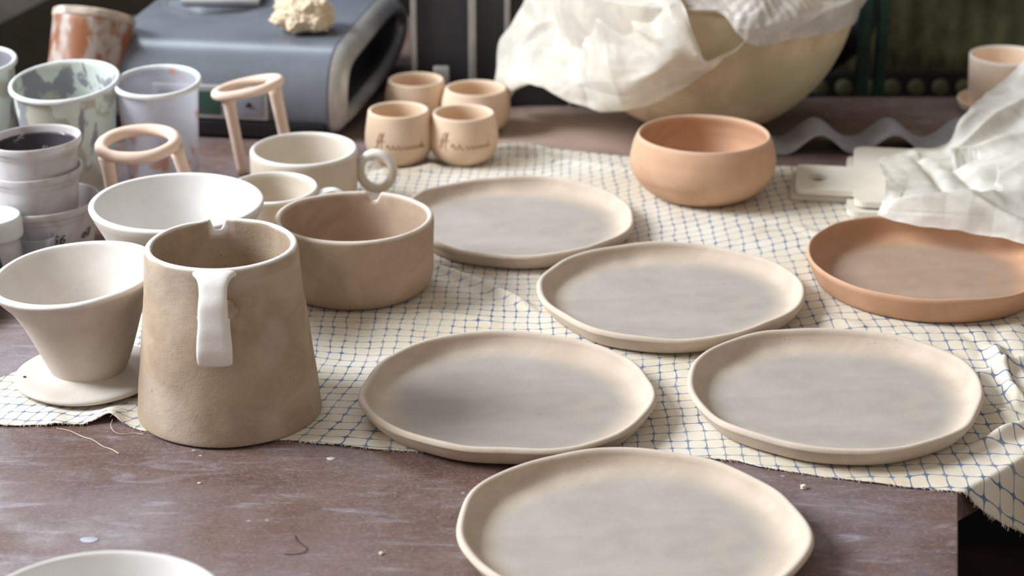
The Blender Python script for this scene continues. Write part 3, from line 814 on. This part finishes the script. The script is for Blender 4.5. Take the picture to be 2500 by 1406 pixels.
# ------------------------------------------------------------------ large hemispherical bowl
h = .150; R = .1505; bcx, bcy = .194, 1.957
pts = [(0, 0), (.045, 0)]
for k in range(1, 15):
    a = math.radians(-72 + k * 72 / 14); pts.append((R * math.cos(a) ** .96, h + h * 1.03 * math.sin(a)))
pts = [p for p in pts if p[1] >= 0]
pts += [(R, h), (R - .003, h + .001), (R - .007, h - .001)]
for k in range(1, 15):
    a = math.radians(-k * 80 / 14); pts.append(((R - .008) * math.cos(a), h + (h - .008) * math.sin(a)))
pts.append((0, pts[-1][1]))
prof = chaikin(pts, 1)
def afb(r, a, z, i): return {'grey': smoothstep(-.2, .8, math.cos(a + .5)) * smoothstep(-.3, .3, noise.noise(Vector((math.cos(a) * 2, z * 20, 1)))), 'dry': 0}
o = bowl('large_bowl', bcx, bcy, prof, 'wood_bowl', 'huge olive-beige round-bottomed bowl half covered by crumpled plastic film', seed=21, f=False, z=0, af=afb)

# ------------------------------------------------------------------ plastic films
def film_sheet(name, ctrl, mat, nu, nv, amp, freq, label, cat, seed=0, parent=None, an=1., push=None, folds=()):
    R_, C_ = len(ctrl), len(ctrl[0])
    G_ = [[atY(*p) if len(p) == 3 else at(p[0], p[1], p[3]) for p in row] for row in ctrl]
    def cr(p0, p1, p2, p3, t_):
        return .5 * ((2 * p1) + (-p0 + p2) * t_ + (2 * p0 - 5 * p1 + 4 * p2 - p3) * t_ ** 2 + (-p0 + 3 * p1 - 3 * p2 + p3) * t_ ** 3)
    def row_at(row, u):
        x = u * (C_ - 1); i = min(int(x), C_ - 2); t_ = x - i
        g = lambda k: row[max(0, min(C_ - 1, k))]
        return cr(g(i - 1), g(i), g(i + 1), g(i + 2), t_)
    V = []
    for b in range(nv + 1):
        v = b / nv * (R_ - 1); i = min(int(v), R_ - 2); t_ = v - i
        for a in range(nu + 1):
            u = a / nu
            rows = [row_at(G_[max(0, min(R_ - 1, k))], u) for k in (i - 1, i, i + 1, i + 2)]
            V.append(cr(*rows, t_))
    W = nu + 1; out = []
    fl = [(atY(*a_), atY(*b_), w_, h_) for a_, b_, w_, h_ in folds]
    def fold(p):
        s_ = 0
        for a_, b_, w_, h_ in fl:
            ab = b_ - a_; k_ = max(0, min(1, (p - a_).dot(ab) / ab.length_squared)); d_ = (p - a_ - ab * k_).length
            if d_ < w_ * 4: s_ += h_ * math.exp(-(d_ / w_) ** 1.3) * (.35 + .65 * math.sin(PI * min(1, max(0, .1 + k_ * .85))))
        return s_
    rn = random.Random(seed)
    dirs = []
    for k in range(6):
        d_ = Vector((rn.uniform(-1, 1), rn.uniform(-.6, .6), rn.uniform(-1, 1))).normalized()
        f_ = freq * (.45 * 1.45 ** k); dirs.append((d_, f_, rn.uniform(0, 1), (1.0 / (1.45 ** k)) ** 1.35))
    def tri(x):
        x = x - math.floor(x); return 1 - 4 * abs(x - .5)
    def crease(q):
        s = 0
        for k, (d_, f_, o_, a_) in enumerate(dirs):
            m_ = smoothstep(-.25, .35, noise.noise(q * (5 + k) + Vector((k * 3.1, seed, 0))))
            s += a_ * tri(q.dot(d_) * f_ + o_) * (.25 + .75 * m_)
        return s * .5
    for b in range(nv + 1):
        for a in range(nu + 1):
            p = V[b * W + a]
            du = V[b * W + min(a + 1, nu)] - V[b * W + max(a - 1, 0)]; dv = V[min(b + 1, nv) * W + a] - V[max(b - 1, 0) * W + a]
            n = du.cross(dv)
            n = n.normalized() if n.length > 1e-9 else Vector((0, -1, 0))
            warp = Vector((noise.noise(p * 9), noise.noise(p * 9 + Vector((7, 0, 0))), noise.noise(p * 9 + Vector((0, 7, 0))))) * .035
            d = crease(p + warp) * amp - fold(p + warp * .12) * (1 if n.y > 0 else -1)
            e = min(a, nu - a, b, nv - b) / 12
            hem = noise.noise(p * 60 + Vector((seed, 0, 0))) * .0018 * (1 - min(1, e))
            q = p + n * d * (.45 + .55 * min(1, e)) + Vector((0, 0, hem))
            if push: q = push(q)
            out.append(q)
    Fc = [[b * W + a, b * W + a + 1, (b + 1) * W + a + 1, (b + 1) * W + a] for b in range(nv) for a in range(nu)]
    o = mesh(name, out, Fc, M[mat], parent)
    md = o.modifiers.new('thickness', 'SOLIDIFY'); md.thickness = .0003; md.offset = 0
    if label: tag(o, label, cat)
    return o
def off_bowl(q):
    # keep the film outside the big bowl
    dx, dy, z = q.x - bcx, q.y - bcy, q.z
    if z < h + .006 and z > 0:
        rr = R * math.sqrt(max(0, 1 - (max(0, h - z) / (h * 1.03)) ** 2)) + .004
        d = math.hypot(dx, dy)
        if d < rr and d > 1e-4 and dy < .05:
            k = rr / d; return Vector((bcx + dx * k, bcy + dy * k, z))
    return q
film_sheet('plastic_sheet', [
    [(1310, -60, 2.00), (1380, -60, 1.98), (1460, -60, 1.94), (1540, -60, 1.90), (1600, -55, 1.86), (1640, -50, 1.85)],
    [(1262, 40, 2.00), (1350, 40, 1.95), (1450, 40, 1.88), (1540, 35, 1.84), (1620, 30, 1.81), (1672, 20, 1.80)],
    [(1216, 100, 2.00), (1330, 110, 1.93), (1440, 115, 1.86), (1550, 120, 1.82), (1640, 115, 1.79), (1700, 100, 1.79)],
    [(1211, 170, 1.99), (1310, 170, 1.92), (1430, 180, 1.85), (1550, 180, 1.82), (1660, 165, 1.80), (1725, 145, 1.80)],
    [(1208, 215, 1.99), (1300, 193, 1.91), (1420, 225, 1.85), (1550, 228, 1.82), (1670, 195, 1.81), (1780, 125, 1.80)],
    [(1235, 248, 1.985), (1295, 207, 1.91), (1400, 252, 1.86), (1490, 272, 1.84), (1640, 232, 1.82), (1832, 92, 1.80)]],
    'film', 230, 160, .013, 22, 'crumpled cream plastic sheet hanging off the left side of the huge bowl', 'plastic sheet', 3, push=off_bowl, folds=[
        ((1470, 60, 1.86), (1705, 150, 1.80), .007, .012), ((1410, 70, 1.87), (1475, 262, 1.85), .006, .009), ((1345, 30, 1.95), (1240, 175, 1.98), .006, .009),
        ((1640, 20, 1.81), (1700, 140, 1.79), .005, .009), ((1640, 130, 1.80), (1500, 235, 1.84), .006, .009), ((1230, 190, 1.98), (1380, 195, 1.87), .006, .008),
        ((1300, 100, 1.94), (1400, 170, 1.87), .004, .007), ((1540, 40, 1.84), (1600, 95, 1.80), .005, .008), ((1560, 250, 1.83), (1760, 150, 1.80), .004, .006), ((1340, 120, 1.93), (1330, 200, 1.90), .004, .006)])
film_sheet('clear_film', [
    [(1640, -70, 1.84), (1740, -70, 1.83), (1850, -70, 1.83), (1950, -70, 1.85), (2050, -70, 1.90), (2150, -70, 1.95)],
    [(1660, -15, 1.82), (1755, 0, 1.81), (1850, 5, 1.80), (1950, 5, 1.82), (2050, -10, 1.87), (2130, -25, 1.94)],
    [(1670, 8, 1.815), (1758, 20, 1.80), (1845, 45, 1.79), (1950, 45, 1.81), (2045, 25, 1.86), (2110, 5, 1.93)],
    [(1678, 20, 1.815), (1765, 36, 1.80), (1838, 112, 1.79), (1925, 98, 1.81), (2020, 78, 1.86), (2092, 38, 1.93)]],
    'film2', 170, 80, .009, 45, 'thin clear plastic film bunched over the right rim of the huge bowl', 'plastic film', 11, push=off_bowl)
film_sheet('plastic_sheet', [
    [(2240, 360, 1.778), (2310, 348, 1.785), (2352, 285, 1.815), (2420, 215, 1.88), (2500, 148, 1.91), (2600, 60, 1.906)],
    [(2190, 372, 1.768), (2290, 376, 1.765), (2350, 350, 1.77), (2440, 290, 1.81), (2520, 240, 1.847), (2620, 180, 1.86)],
    [(2147, 392, 1.73), (2262, 415, 1.71), (2330, 405, 1.72), (2420, 370, 1.736), (2520, 330, 1.755), (2620, 290, 1.77)],
    [(2162, 450, 1.64), (2250, 450, 1.66), (2335, 450, 1.655), (2430, 440, 1.66), (2520, 430, 1.66), (2620, 420, 1.66)],
    [(2152, 500, 1.61), (2240, 490, 1.60), (2340, 480, 1.60), (2430, 490, 1.605), (2520, 500, 1.61), (2620, 510, 1.61)],
    [(2142, 526, 1.598), (2250, 552, 1.573), (2340, 562, 1.562), (2420, 578, 1.548), (2520, 600, 1.525), (2620, 630, 1.50)]],
    'film3', 190, 160, .008, 17, 'crumpled white plastic sheet at the right edge, over the boards and terracotta plate', 'plastic sheet', 29, an=.6, folds=[
        ((2325, 390, 1.73), (2520, 235, 1.85), .007, .014), ((2330, 395, 1.73), (2520, 320, 1.76), .006, .010), ((2320, 400, 1.72), (2430, 500, 1.61), .008, .010),
        ((2240, 362, 1.77), (2310, 470, 1.63), .005, .012), ((2150, 400, 1.72), (2190, 520, 1.60), .005, .006), ((2170, 512, 1.60), (2360, 490, 1.60), .006, .007), ((2360, 490, 1.60), (2520, 560, 1.56), .006, .006), ((2380, 430, 1.66), (2520, 400, 1.69), .006, .008), ((2350, 300, 1.80), (2500, 160, 1.90), .004, .006)])

# ------------------------------------------------------------------ paddle boards
def paddle(x0, y0, z0, label, hx=.053, hy0=.028, hy1=.100, bw=.13, bd=.165, th=.0055, hole=True):
    """handle to the left, body to the right; origin at the body's front left corner"""
    out = []
    def arc(cx_, cy_, r, a0, a1, n=6):
        for k in range(n + 1):
            a = math.radians(a0 + (a1 - a0) * k / n); out.append((cx_ + r * math.cos(a), cy_ + r * math.sin(a)))
    r = .010
    arc(r, r, r, 270, 180); out.append((0, hy0 - .0)); 
    arc(-hx + .005, hy0 + .005, .005, 270, 180); arc(-hx + .005, hy1 - .005, .005, 180, 90)
    out.append((0, hy1)); arc(r, bd - r, r, 180, 90); arc(bw - r, bd - r, r, 90, 0); arc(bw - r, r, r, 0, -90)
    bm = bmesh.new()
    vs = [bm.verts.new((x, y, 0)) for x, y in out]
    ed = [bm.edges.new((vs[i], vs[(i + 1) % len(vs)])) for i in range(len(vs))]
    if hole:
        hv = []
        for k in range(32):
            a = 2 * PI * k / 32; hv.append(bm.verts.new((-hx * .62 + .0095 * math.cos(a), (hy0 + hy1) / 2 + .0105 * math.sin(a), 0)))
        ed += [bm.edges.new((hv[i], hv[(i + 1) % 32])) for i in range(32)]
    bmesh.ops.triangle_fill(bm, use_beauty=True, edges=ed)
    r_ = bmesh.ops.extrude_face_region(bm, geom=bm.faces[:])
    for v in r_['geom']:
        if isinstance(v, bmesh.types.BMVert): v.co.z += th
    bmesh.ops.recalc_face_normals(bm, faces=bm.faces)
    me = bpy.data.meshes.new('paddle_board'); bm.to_mesh(me); bm.free(); me.materials.append(M['board'])
    o = bpy.data.objects.new('paddle_board', me); link(o); o.location = (x0, y0, z0); o.rotation_euler = (0, 0, math.radians(-9))
    md = o.modifiers.new('b', 'BEVEL'); md.width = .0016; md.segments = 3; md.limit_method = 'ANGLE'; md.angle_limit = math.radians(50)
    for f_ in me.polygons: f_.use_smooth = False
    return tag(o, label, 'board', 'pale paddle boards')
q = at(2086, 490, .0150); paddle(q.x, q.y, .0090, 'pale clay paddle board with a hole in its handle, upper one of the two')
q2 = at(2066, 520, .007); paddle(q2.x + .001, q2.y + .004, CZ + .0003, 'pale clay paddle board lying directly on the cloth, under the other', hy0=.040, hy1=.11, hx=.051, hole=False)
foot(q.x + .03, q.y + .08, .10)

# corrugated sheet
V, Fc = [], []; nx_ = 140; x0 = at(1886, 384, .0).x; x1 = at(2420, 384, 0).x; per = at(2075, 380, 0).x - at(1900, 380, 0).x; xv = at(1912, 385, 0).x; per *= 1.04
rows_ = []
for j, (yy, dz) in enumerate(((1.838, 0), (1.838, .0035), (1.888, .0035), (1.888, 0))):
    for i in range(nx_ + 1):
        x = x0 + (x1 - x0) * i / nx_
        ph = (x - xv) / per * 2 * PI
        w = .5 - .5 * math.cos(ph); w = w ** 1.15
        V.append((x, yy, .0008 + .0195 * w + dz))
W = nx_ + 1
for j in range(4):
    for i in range(nx_): Fc.append([j * W + i, j * W + i + 1, ((j + 1) % 4) * W + i + 1, ((j + 1) % 4) * W + i])
o = mesh('corrugated_sheet', V, Fc, M['corr']); o.location.y = .012
tag(o, 'grey corrugated sheet lying behind the paddle boards', 'corrugated sheet')
md = o.modifiers.new('e', 'EDGE_SPLIT'); md.split_angle = math.radians(60)

# peach pot on its saucer
t = thing('planter', (.5149, 2.0035, 0), 'peach clay cylinder pot standing in a shallow saucer at the right edge', 'pot')
prof = chaikin(dens([(0, .004), (.036, .004), (.0375, .006), (.0402, .058), (.0400, .0603), (.0386, .0605), (.0372, .0585), (.034, .010), (0, .009)], .006), 1)
V, Fc, A = lathe(prof, 96, None, lambda r, a, z, i: {'dry': smoothstep(.057, .060, z) })
mesh('pot_body', V, Fc, M['pot'], t, attrs=A)
V, Fc, A = lathe(chaikin(dens([(0, 0), (.040, 0), (.046, .003), (.0492, .012), (.0480, .0135), (.0465, .0125), (.043, .005), (0, .0035)], .006), 2), 96)
mesh('saucer', V, Fc, M['pot'], t)

# bowl at the front left corner
h = .06; rt = .0668
prof = chaikin(dens([(0, 0), (.03, 0), (.034, .002), (rt - .004, h * .7), (rt - .0004, h - .003), (rt, h - .001), (rt - .001, h), (rt - .003, h), (rt - .0042, h - .002), (rt - .009, h * .68), (.03, .008), (0, .006)], .007), 2)
bowl('front_bowl', -.2135, .894, prof, 'bigwhite', 'bright white bowl at the lower left corner, only its far rim in view', seed=33, f=False, z=.0, ry=.93,
     af=lambda r, a, z, i: {'dry': 1.0})

# ------------------------------------------------------------------ table
def edge_y(x):                      # front edge of the table to the right of its corner
    if x < .286: return 1.139
    if x < .345: return 1.139 + (x - .286) * .92
    return 1.193 + (x - .345) * .25
TT = .022
poly = [(-1.1, .60), (.175, .60), (.2640, 1.0320), (.2865, 1.139), (.315, edge_y(.315)), (.345, edge_y(.345)), (.9, edge_y(.9)), (.9, 2.058), (.10, 2.056), (.10, 2.42), (-.478, 2.42), (-.478, 1.815), (-1.1, 1.815)]
bm = bmesh.new(); vs = [bm.verts.new((x, y, 0)) for x, y in poly]; f = bm.faces.new(vs)
r_ = bmesh.ops.extrude_face_region(bm, geom=[f])
for v in r_['geom']:
    if isinstance(v, bmesh.types.BMVert): v.co.z -= TT
bmesh.ops.recalc_face_normals(bm, faces=bm.faces)
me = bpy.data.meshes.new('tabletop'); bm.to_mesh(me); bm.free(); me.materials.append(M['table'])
t = thing('worktable', (0, 0, 0), 'brown hardboard worktable smeared with pale clay dust', 'table')
tt = bpy.data.objects.new('tabletop', me); link(tt, t)
md = tt.modifiers.new('b', 'BEVEL'); md.width = .0008; md.segments = 2
for (lx, ly) in ((.12, .68), (-1.04, .68), (.84, 1.42), (.84, 1.98), (-1.04, 1.75), (-.44, 2.36), (.06, 2.36)):
    box('table_leg', (lx - .02, ly - .02, -.7495), (lx + .02, ly + .02, -TT), M['legm'], t)

# ------------------------------------------------------------------ cloth
def interp(tb_, x):
    if x <= tb_[0][0]: return tb_[0][1]
    for (a, b), (c, d) in zip(tb_, tb_[1:]):
        if x <= c: return b + (d - b) * (x - a) / (c - a)
    return tb_[-1][1]
fp = [at(*p) for p in [(-60, 1040), (0, 1040), (60, 1043), (130, 1041), (200, 1040), (270, 1030), (310, 1042), (345, 1054), (420, 1062), (560, 1070), (700, 1078), (780, 1085), (850, 1092), (920, 1100), (1000, 1102), (1100, 1110), (1400, 1110), (1600, 1112), (1800, 1128), (1850, 1142), (1950, 1158), (2060, 1172), (2150, 1184), (2250, 1196), (2335, 1203)]]
front = [(p.x, p.y) for p in fp] + [(.36, 1.130), (.44, 1.110), (.6, 1.085), (.75, 1.08)]
back = [(-.46, 1.245), (-.40, 1.29), (-.37, 1.318), (-.335, 1.36), (-.30, 1.40), (-.275, 1.50), (-.24, 1.70), (-.20, 1.79), (-.125, 1.835), (-.06, 1.872), (-.004, 1.883), (.03, 1.872), (.115, 1.843), (.18, 1.822), (.256, 1.815), (.35, 1.80), (.75, 1.80)]
NX, NY = 560, 300
XA, XB = -.385, .62
ridges = [  # (p0, p1, width, height) in world units from what the photo shows
    (at(1060, 655), at(1330, 770), .008, .0065), (at(940, 425), at(1330, 395), .012, .008), (at(1330, 395), at(1560, 420), .012, .004),
    (at(2080, 1150), at(2330, 1105), .006, .006), (at(2330, 1105), at(2560, 1040), .007, .009), (at(2430, 860), at(2480, 1000), .008, .007), (at(2380, 930), at(2540, 880), .009, .006),
    (at(2450, 960), at(2540, 1010), .007, .005), (at(1230, 372), at(1300, 362), .02, .006), (at(2360, 1000), at(2470, 1020), .007, .005), (at(2290, 1085), at(2400, 1065), .005, .004),
    (at(790, 800), at(1000, 800), .012, .002), (at(1000, 760), at(1200, 790), .008, .002), (at(2000, 780), at(2100, 800), .01, .002), (at(100, 900), at(140, 1040), .01, .002),
    (at(2100, 620), at(1950, 560), .01, .002)]
def segd(p, a, b):
    ax, ay, bx_, by_ = a.x, a.y, b.x, b.y; dx, dy = bx_ - ax, by_ - ay; L2 = dx * dx + dy * dy
    k = max(0, min(1, ((p[0] - ax) * dx + (p[1] - ay) * dy) / L2)); return math.hypot(p[0] - ax - dx * k, p[1] - ay - dy * k), k
def cloth_point(x, y):
    m = 1.0
    for (ix, iy, ir) in ITEMS:
        d = math.hypot(x - ix, y - iy) - ir
        m *= smoothstep(.002, .022, d)
        if m < 1e-3: break
    z = 0
    if m > 1e-3:
        z += .0010 * (noise.noise(Vector((x * 22, y * 22, 3))) + .4)
        right = smoothstep(.25, .36, x)
        z += right * .0035 * abs(noise.noise(Vector((x * 38, y * 20, 9))))
        for a, b, w, hh in ridges:
            d, k = segd((x, y), a, b)
            if d < w * 2.5: z += hh * math.exp(-(d / w) ** 2 * 2.2) * (.65 + .35 * math.sin(k * PI))
        # lifted hem at the front left
        dd = math.hypot((x - at(272, 1030).x) / .011, (y - at(272, 1030).y) / .02); z += .006 * math.exp(-dd * dd)
        z *= m
    X, Y, Z = x, y, CZ - .0002 + max(-.0004, z)
    ye = edge_y(x)
    if x > .284:
        d = (ye - .0015) - y
        if d > 0:
            k = smoothstep(.284, .30, x)
            dd = max(0, d)
            drop = dd * .90 * k * smoothstep(0, .006, dd)
            wave = .010 * math.sin(x * 75 + 1.0) * smoothstep(0, .05, dd)
            Y = ye - .0015 - dd * (.40 * k + (1 - k)) + wave * k * .8 - .0025 * smoothstep(0, .004, dd) * k
            Z -= drop
    return X, Y, Z
_ux = [0.]
for _k in range(1200):
    _x = -.5 + _k * .001; _ux.append(_ux[-1] + .001 / (.0104 + .0012 * smoothstep(-.05, .2, _x)))
def UX(x):
    f_ = (x + .5) / .001; k_ = int(f_); return _ux[k_] + (_ux[k_ + 1] - _ux[k_]) * (f_ - k_)
V = []; UV = []
rr_ = random.Random(3)
for j in range(NY + 1):
    for i in range(NX + 1):
        x = XA + (XB - XA) * i / NX
        y0 = interp(front, x); y1 = interp(back, x)
        y0 += .0011 * noise.noise(Vector((x * 300, 0, 0))) + .0018 * noise.noise(Vector((x * 50, 0, 5)))
        y1 += .003 * noise.noise(Vector((x * 40, 9, 5)))
        y = y0 + (y1 - y0) * j / NY
        V.append(cloth_point(x, y))
        fr_ = 1 - smoothstep(1.25, 1.45, y)
        ang = -.06 * (1 - smoothstep(-.1, .1, x)) - .34 * (1 - smoothstep(-.17, -.06, x)) * fr_ + .02 * smoothstep(.2, .4, x)
        ux = x + (y - 1.3) * ang + .004 * noise.noise(Vector((x * 9, y * 9, 0)))
        su = .0104 + .0012 * smoothstep(-.05, .2, x)
        uy = y + .12 * min(0, x + .02) + .05 * (x - .25) * smoothstep(.22, .36, x) * (1 - smoothstep(1.2, 1.5, y)) + .005 * noise.noise(Vector((x * 8, y * 8, 4)))
        sv = .0118 + .0042 * smoothstep(0, .32, x)
        UV.append((UX(x) + (ux - x) / su, (uy - 1.16) / sv))
W = NX + 1
Fc = [[j * W + i, j * W + i + 1, (j + 1) * W + i + 1, (j + 1) * W + i] for j in range(NY) for i in range(NX)]
me = bpy.data.meshes.new('tablecloth'); me.from_pydata(V, [], Fc); me.materials.append(M['cloth'])
me.polygons.foreach_set('use_smooth', [True] * len(Fc))
uvl = me.uv_layers.new(name='UVMap'); buf = []
for f in Fc:
    for k in f: buf += UV[k]
uvl.data.foreach_set('uv', buf); me.update()
o = bpy.data.objects.new('tablecloth', me); link(o)
md = o.modifiers.new('thickness', 'SOLIDIFY'); md.thickness = .0006; md.offset = -1
tag(o, 'cream cotton cloth printed with a wobbly blue grid, under the plates', 'tablecloth')
cloth = o
# frayed hem fibres
parts = []
for k in range(620):
    x = rr_.uniform(-.37, .40)
    y = interp(front, x); a = rr_.uniform(-.8, .8); L = rr_.uniform(.0012, .0040)
    q0 = Vector(cloth_point(x, y + .0008)); q1 = Vector(cloth_point(x + math.sin(a) * L * .6, y - L * .55)); q2 = Vector(cloth_point(x + math.sin(a) * L, y - L))
    parts.append(tube([q0, q1 + Vector((0, 0, .0003 if x < .28 else 0)), q2], .00011, 4))
V, Fc = merge(parts); fo = mesh('frayed_hem', V, Fc, M['thread'], cloth); fo['kind'] = 'stuff'

# loose threads
def thread(pts, r, label):
    p = chaikin([tuple(q) for q in pts], 3); V, Fc = tube(p, r, 6); o = mesh('loose_thread', V, Fc, M['thread']); return tag(o, label, 'thread')
zt = .0006
thread([at(138, 1046, zt), at(170, 1050, zt), at(200, 1066, zt), at(228, 1073, zt), at(250, 1090, zt), at(272, 1096, zt), at(290, 1107, zt)], .00028, 'loose pale thread lying on the bare brown table below the cloth hem')
thread([at(275, 1024, .004), at(268, 1040, .0016), at(280, 1056, .001), at(300, 1060, .001), at(325, 1056, .001), at(350, 1060, .001)], .00018, 'fine thread looping from the lifted hem beside the tall pitcher')
thread([atY(2452, 1272, 1.165), atY(2475, 1280, 1.165), atY(2500, 1302, 1.165), atY(2530, 1330, 1.165)], .0003, 'thread dangling below the overhanging cloth corner')
M['hair'] = plain('dark_fibre', (58, 48, 50), .8, .1)
p_ = chaikin([tuple(at(*q_, zt)) for q_ in ((720, 1306), (724, 1318), (738, 1330), (752, 1338), (742, 1350), (712, 1354), (694, 1352))], 3)
V, Fc = tube(p_, .00022, 6); tag(mesh('fibre', V, Fc, M['hair']), 'short dark curled fibre on the bare table, left of the front plate', 'fibre')
# crumbs
def crumb(px_, py_, s, label, seed):
    bm = bmesh.new(); bmesh.ops.create_icosphere(bm, subdivisions=2, radius=1)
    for v in bm.verts:
        c = v.co; k = 1 + .5 * noise.noise(c * 1.7 + Vector((seed, 0, 0))); v.co = Vector((c.x * s * k, c.y * s * k * .8, max(-s * .4, c.z * s * .6 * k)))
    me = bpy.data.meshes.new('clay_crumb'); bm.to_mesh(me); bm.free(); me.materials.append(M['chip'])
    o = bpy.data.objects.new('clay_crumb', me); link(o); p = at(px_, py_); o.location = (p.x, p.y, s * .42); return tag(o, label, 'clay crumb')
crumb(1961, 1192, .0026, 'grey clay crumb on the brown table, right of the front plate', 3)
crumb(931, 1352, .0016, 'tiny clay crumb on the table left of the front plate', 8)
crumb(487, 1181, .0012, 'tiny clay crumb on the table below the tall pitcher', 5)
V, Fc, _ = lathe([(0, 0), (.0055, 0), (.006, .0002), (.0055, .0004), (0, .0005)], 40, lambda r, a, z, i: ((r + .0006 * math.sin(3 * a) * (r > 0)) * math.cos(a), r * math.sin(a), z))
M['splash'] = plain('dried_slip', (176, 178, 190), .7, .2)
q = at(218, 1318); o = mesh('slip_splash', [(v[0] * .95, v[1] * .62, v[2] * .6) for v in V], Fc, M['splash'], loc=(q.x, q.y, 0)); tag(o, 'pale round dried slip splash on the bare table at the lower left', 'splash')
q = at(808, 1120); o = mesh('slip_splash', [(v[0] * .5, v[1] * .4, v[2]) for v in V], Fc, M['chip'], loc=(q.x, q.y, 0)); tag(o, 'small pale dried slip splash on the table right of the tall pitcher\'s foot', 'splash')

# ------------------------------------------------------------------ background
o = box('floor', (-3.2, -1.2, -.79), (3.2, 3.25, -.75), M['floor']); struct(o)
o = box('wall_back', (-3.2, 3.2, -.75), (3.2, 3.26, 1.9), M['wall']); struct(o)
# green posts behind the table
for pxp, w, lb in ((2110, 28, 'dark green vertical post beside the huge bowl, left of the pair'), (2153, 26, 'dark green vertical post beside the olive panel, right of the pair')):
    a = atY(pxp, 100, 2.125); ww = w / 2080 / 2
    o = box('green_post', (-ww, -ww, -.7495), (ww, ww, .45), M['green'], bevel=.002, loc=(a.x, 2.125, 0)); tag(o, lb, 'post', 'green posts')
# black round stool seat
a = atY(1990, 30, 2.24)
t = thing('stool', (a.x - .045, 2.272, -.7495), 'black round seat, mostly hidden behind the huge bowl', 'stool')
top = a.z + .7495
V, Fc, _ = lathe(chaikin([(0, top - .09), (.05, top - .085), (.105, top - .05), (.125, top - .01), (.115, top + .03), (.06, top + .045), (0, top + .046)], 2), 96)
mesh('seat', V, Fc, M['black'], t)
V, Fc = tube([(0, 0, .02), (0, 0, top - .05)], .018, 20); mesh('column', V, Fc, M['black'], t)
V, Fc, _ = lathe(chaikin([(0, 0), (.13, 0), (.14, .008), (.06, .02), (.02, .04), (0, .04)], 1), 64); mesh('base', V, Fc, M['black'], t)
# olive wavy panel with scalloped lower edge and pegs
Yp = 2.42; xa = atY(2168, 100, Yp).x - .10; xb = atY(2560, 100, Yp).x + .2
zb = atY(2300, 186, Yp).z; ztop = .5; per = (atY(2297, 180, Yp).x - atY(2238, 180, Yp).x)
xc = atY(2238, 180, Yp).x
t = thing('olive_panel', ((xa + xb) / 2, Yp, 0), 'dark olive wavy panel with a scalloped lower edge, behind the table at right', 'panel')
V, Fc = [], []; nx_ = 260; nz_ = 24; x00 = (xa + xb) / 2
for s_ in (0, .004):
    for j in range(nz_ + 1):
        for i in range(nx_ + 1):
            x = xa + (xb - xa) * i / nx_; ph = (x - xc) / per * 2 * PI
            low = zb + .006 + .008 * (.5 + .5 * math.cos(ph))
            z = low + (ztop - low) * j / nz_
            V.append((x - x00, .0006 * math.cos(ph) + s_ - .003 * math.sin(z * 150), z))
W = nx_ + 1; L = W * (nz_ + 1)
for s_ in (0, 1):
    for j in range(nz_):
        for i in range(nx_): Fc.append([s_ * L + j * W + i, s_ * L + j * W + i + 1, s_ * L + (j + 1) * W + i + 1, s_ * L + (j + 1) * W + i])
for i in range(nx_): Fc.append([i, i + 1, L + i + 1, L + i])
mesh('wavy_sheet', V, Fc, M['olive'], t)
k0 = int((xa - xc) / per); k = k0; zpeg = atY(2300, 212, Yp).z
while xc + per * k < xb - .02:
    if xc + per * k > xa + .01:
        V, Fc, _ = lathe(chaikin([(0, 0), (.009, 0), (.0105, .002), (.009, .007), (0, .008)], 1), 24)
        o = mesh('round_stud', V, Fc, M['olive'], t, loc=(xc + per * k - x00, .0, zpeg)); o.rotation_euler = (PI / 2, 0, 0)
    k += 1
box('lower_rail', (xa - x00, .004, -.7495), (xb - x00, .02, zb - .0), M['black'], t, 0)
# grey beam, upper left
p0, p1 = atY(-60, 88, 2.35), atY(200, -45, 2.35)
d = (p1 - p0); L = d.length
t_ = Vector((d.x, 0, d.z)).normalized(); nn = Vector((-t_.z, 0, t_.x))
V = []
for s_ in (-.25, L + .35):
    for w_ in (0, .14):
        for y_ in (0, .05): V.append(p0 + t_ * s_ + nn * w_ + Vector((0, y_, 0)))
Fc = [[0, 1, 3, 2], [4, 6, 7, 5], [0, 4, 5, 1], [2, 3, 7, 6], [0, 2, 6, 4], [1, 5, 7, 3]]
o = mesh('slanted_beam', V, Fc, M['beam'], smooth=False); tag(o, 'dull grey slanted beam in the upper left corner', 'beam')

# ------------------------------------------------------------------ light
w = bpy.data.worlds.new('World'); scene.world = w; w.use_nodes = True
bg = w.node_tree.nodes['Background']; bg.inputs[0].default_value = (1.0, .90, .80, 1); bg.inputs[1].default_value = .40
def area(name, loc, target, sx, sy, power, color):
    l = bpy.data.lights.new(name, 'AREA'); l.shape = 'RECTANGLE'; l.size = sx; l.size_y = sy; l.energy = power; l.color = color
    o = bpy.data.objects.new(name, l); col.objects.link(o); o.location = loc
    o.rotation_euler = (Vector(target) - Vector(loc)).to_track_quat('-Z', 'Y').to_euler()
    return o
area('window_daylight', (-3.1, 1.45, 2.2), (.1, 1.4, 0), 1.7, 1.5, 262, (.90, .95, 1.0))
area('window_daylight_back', (-.75, 3.15, 1.15), (-.1, 1.3, 0), 1.0, .8, 24, (.78, .87, 1.0))

cam = bpy.data.cameras.new('Camera'); co = bpy.data.objects.new('Camera', cam); col.objects.link(co); scene.camera = co
co.location = CAM; co.rotation_euler = (PI / 2 - PITCH, 0, 0)
cam.sensor_width = 36; cam.lens = F / 2500 * 36
cam.dof.use_dof = True; cam.dof.focus_distance = 1.385; cam.dof.aperture_fstop = 7.2
cam.clip_start = .02; cam.clip_end = 50
scene.view_settings.view_transform = 'Standard'; scene.view_settings.look = 'None'
scene.view_settings.exposure = 0; scene.view_settings.gamma = 1
scene.view_settings.use_curve_mapping = False
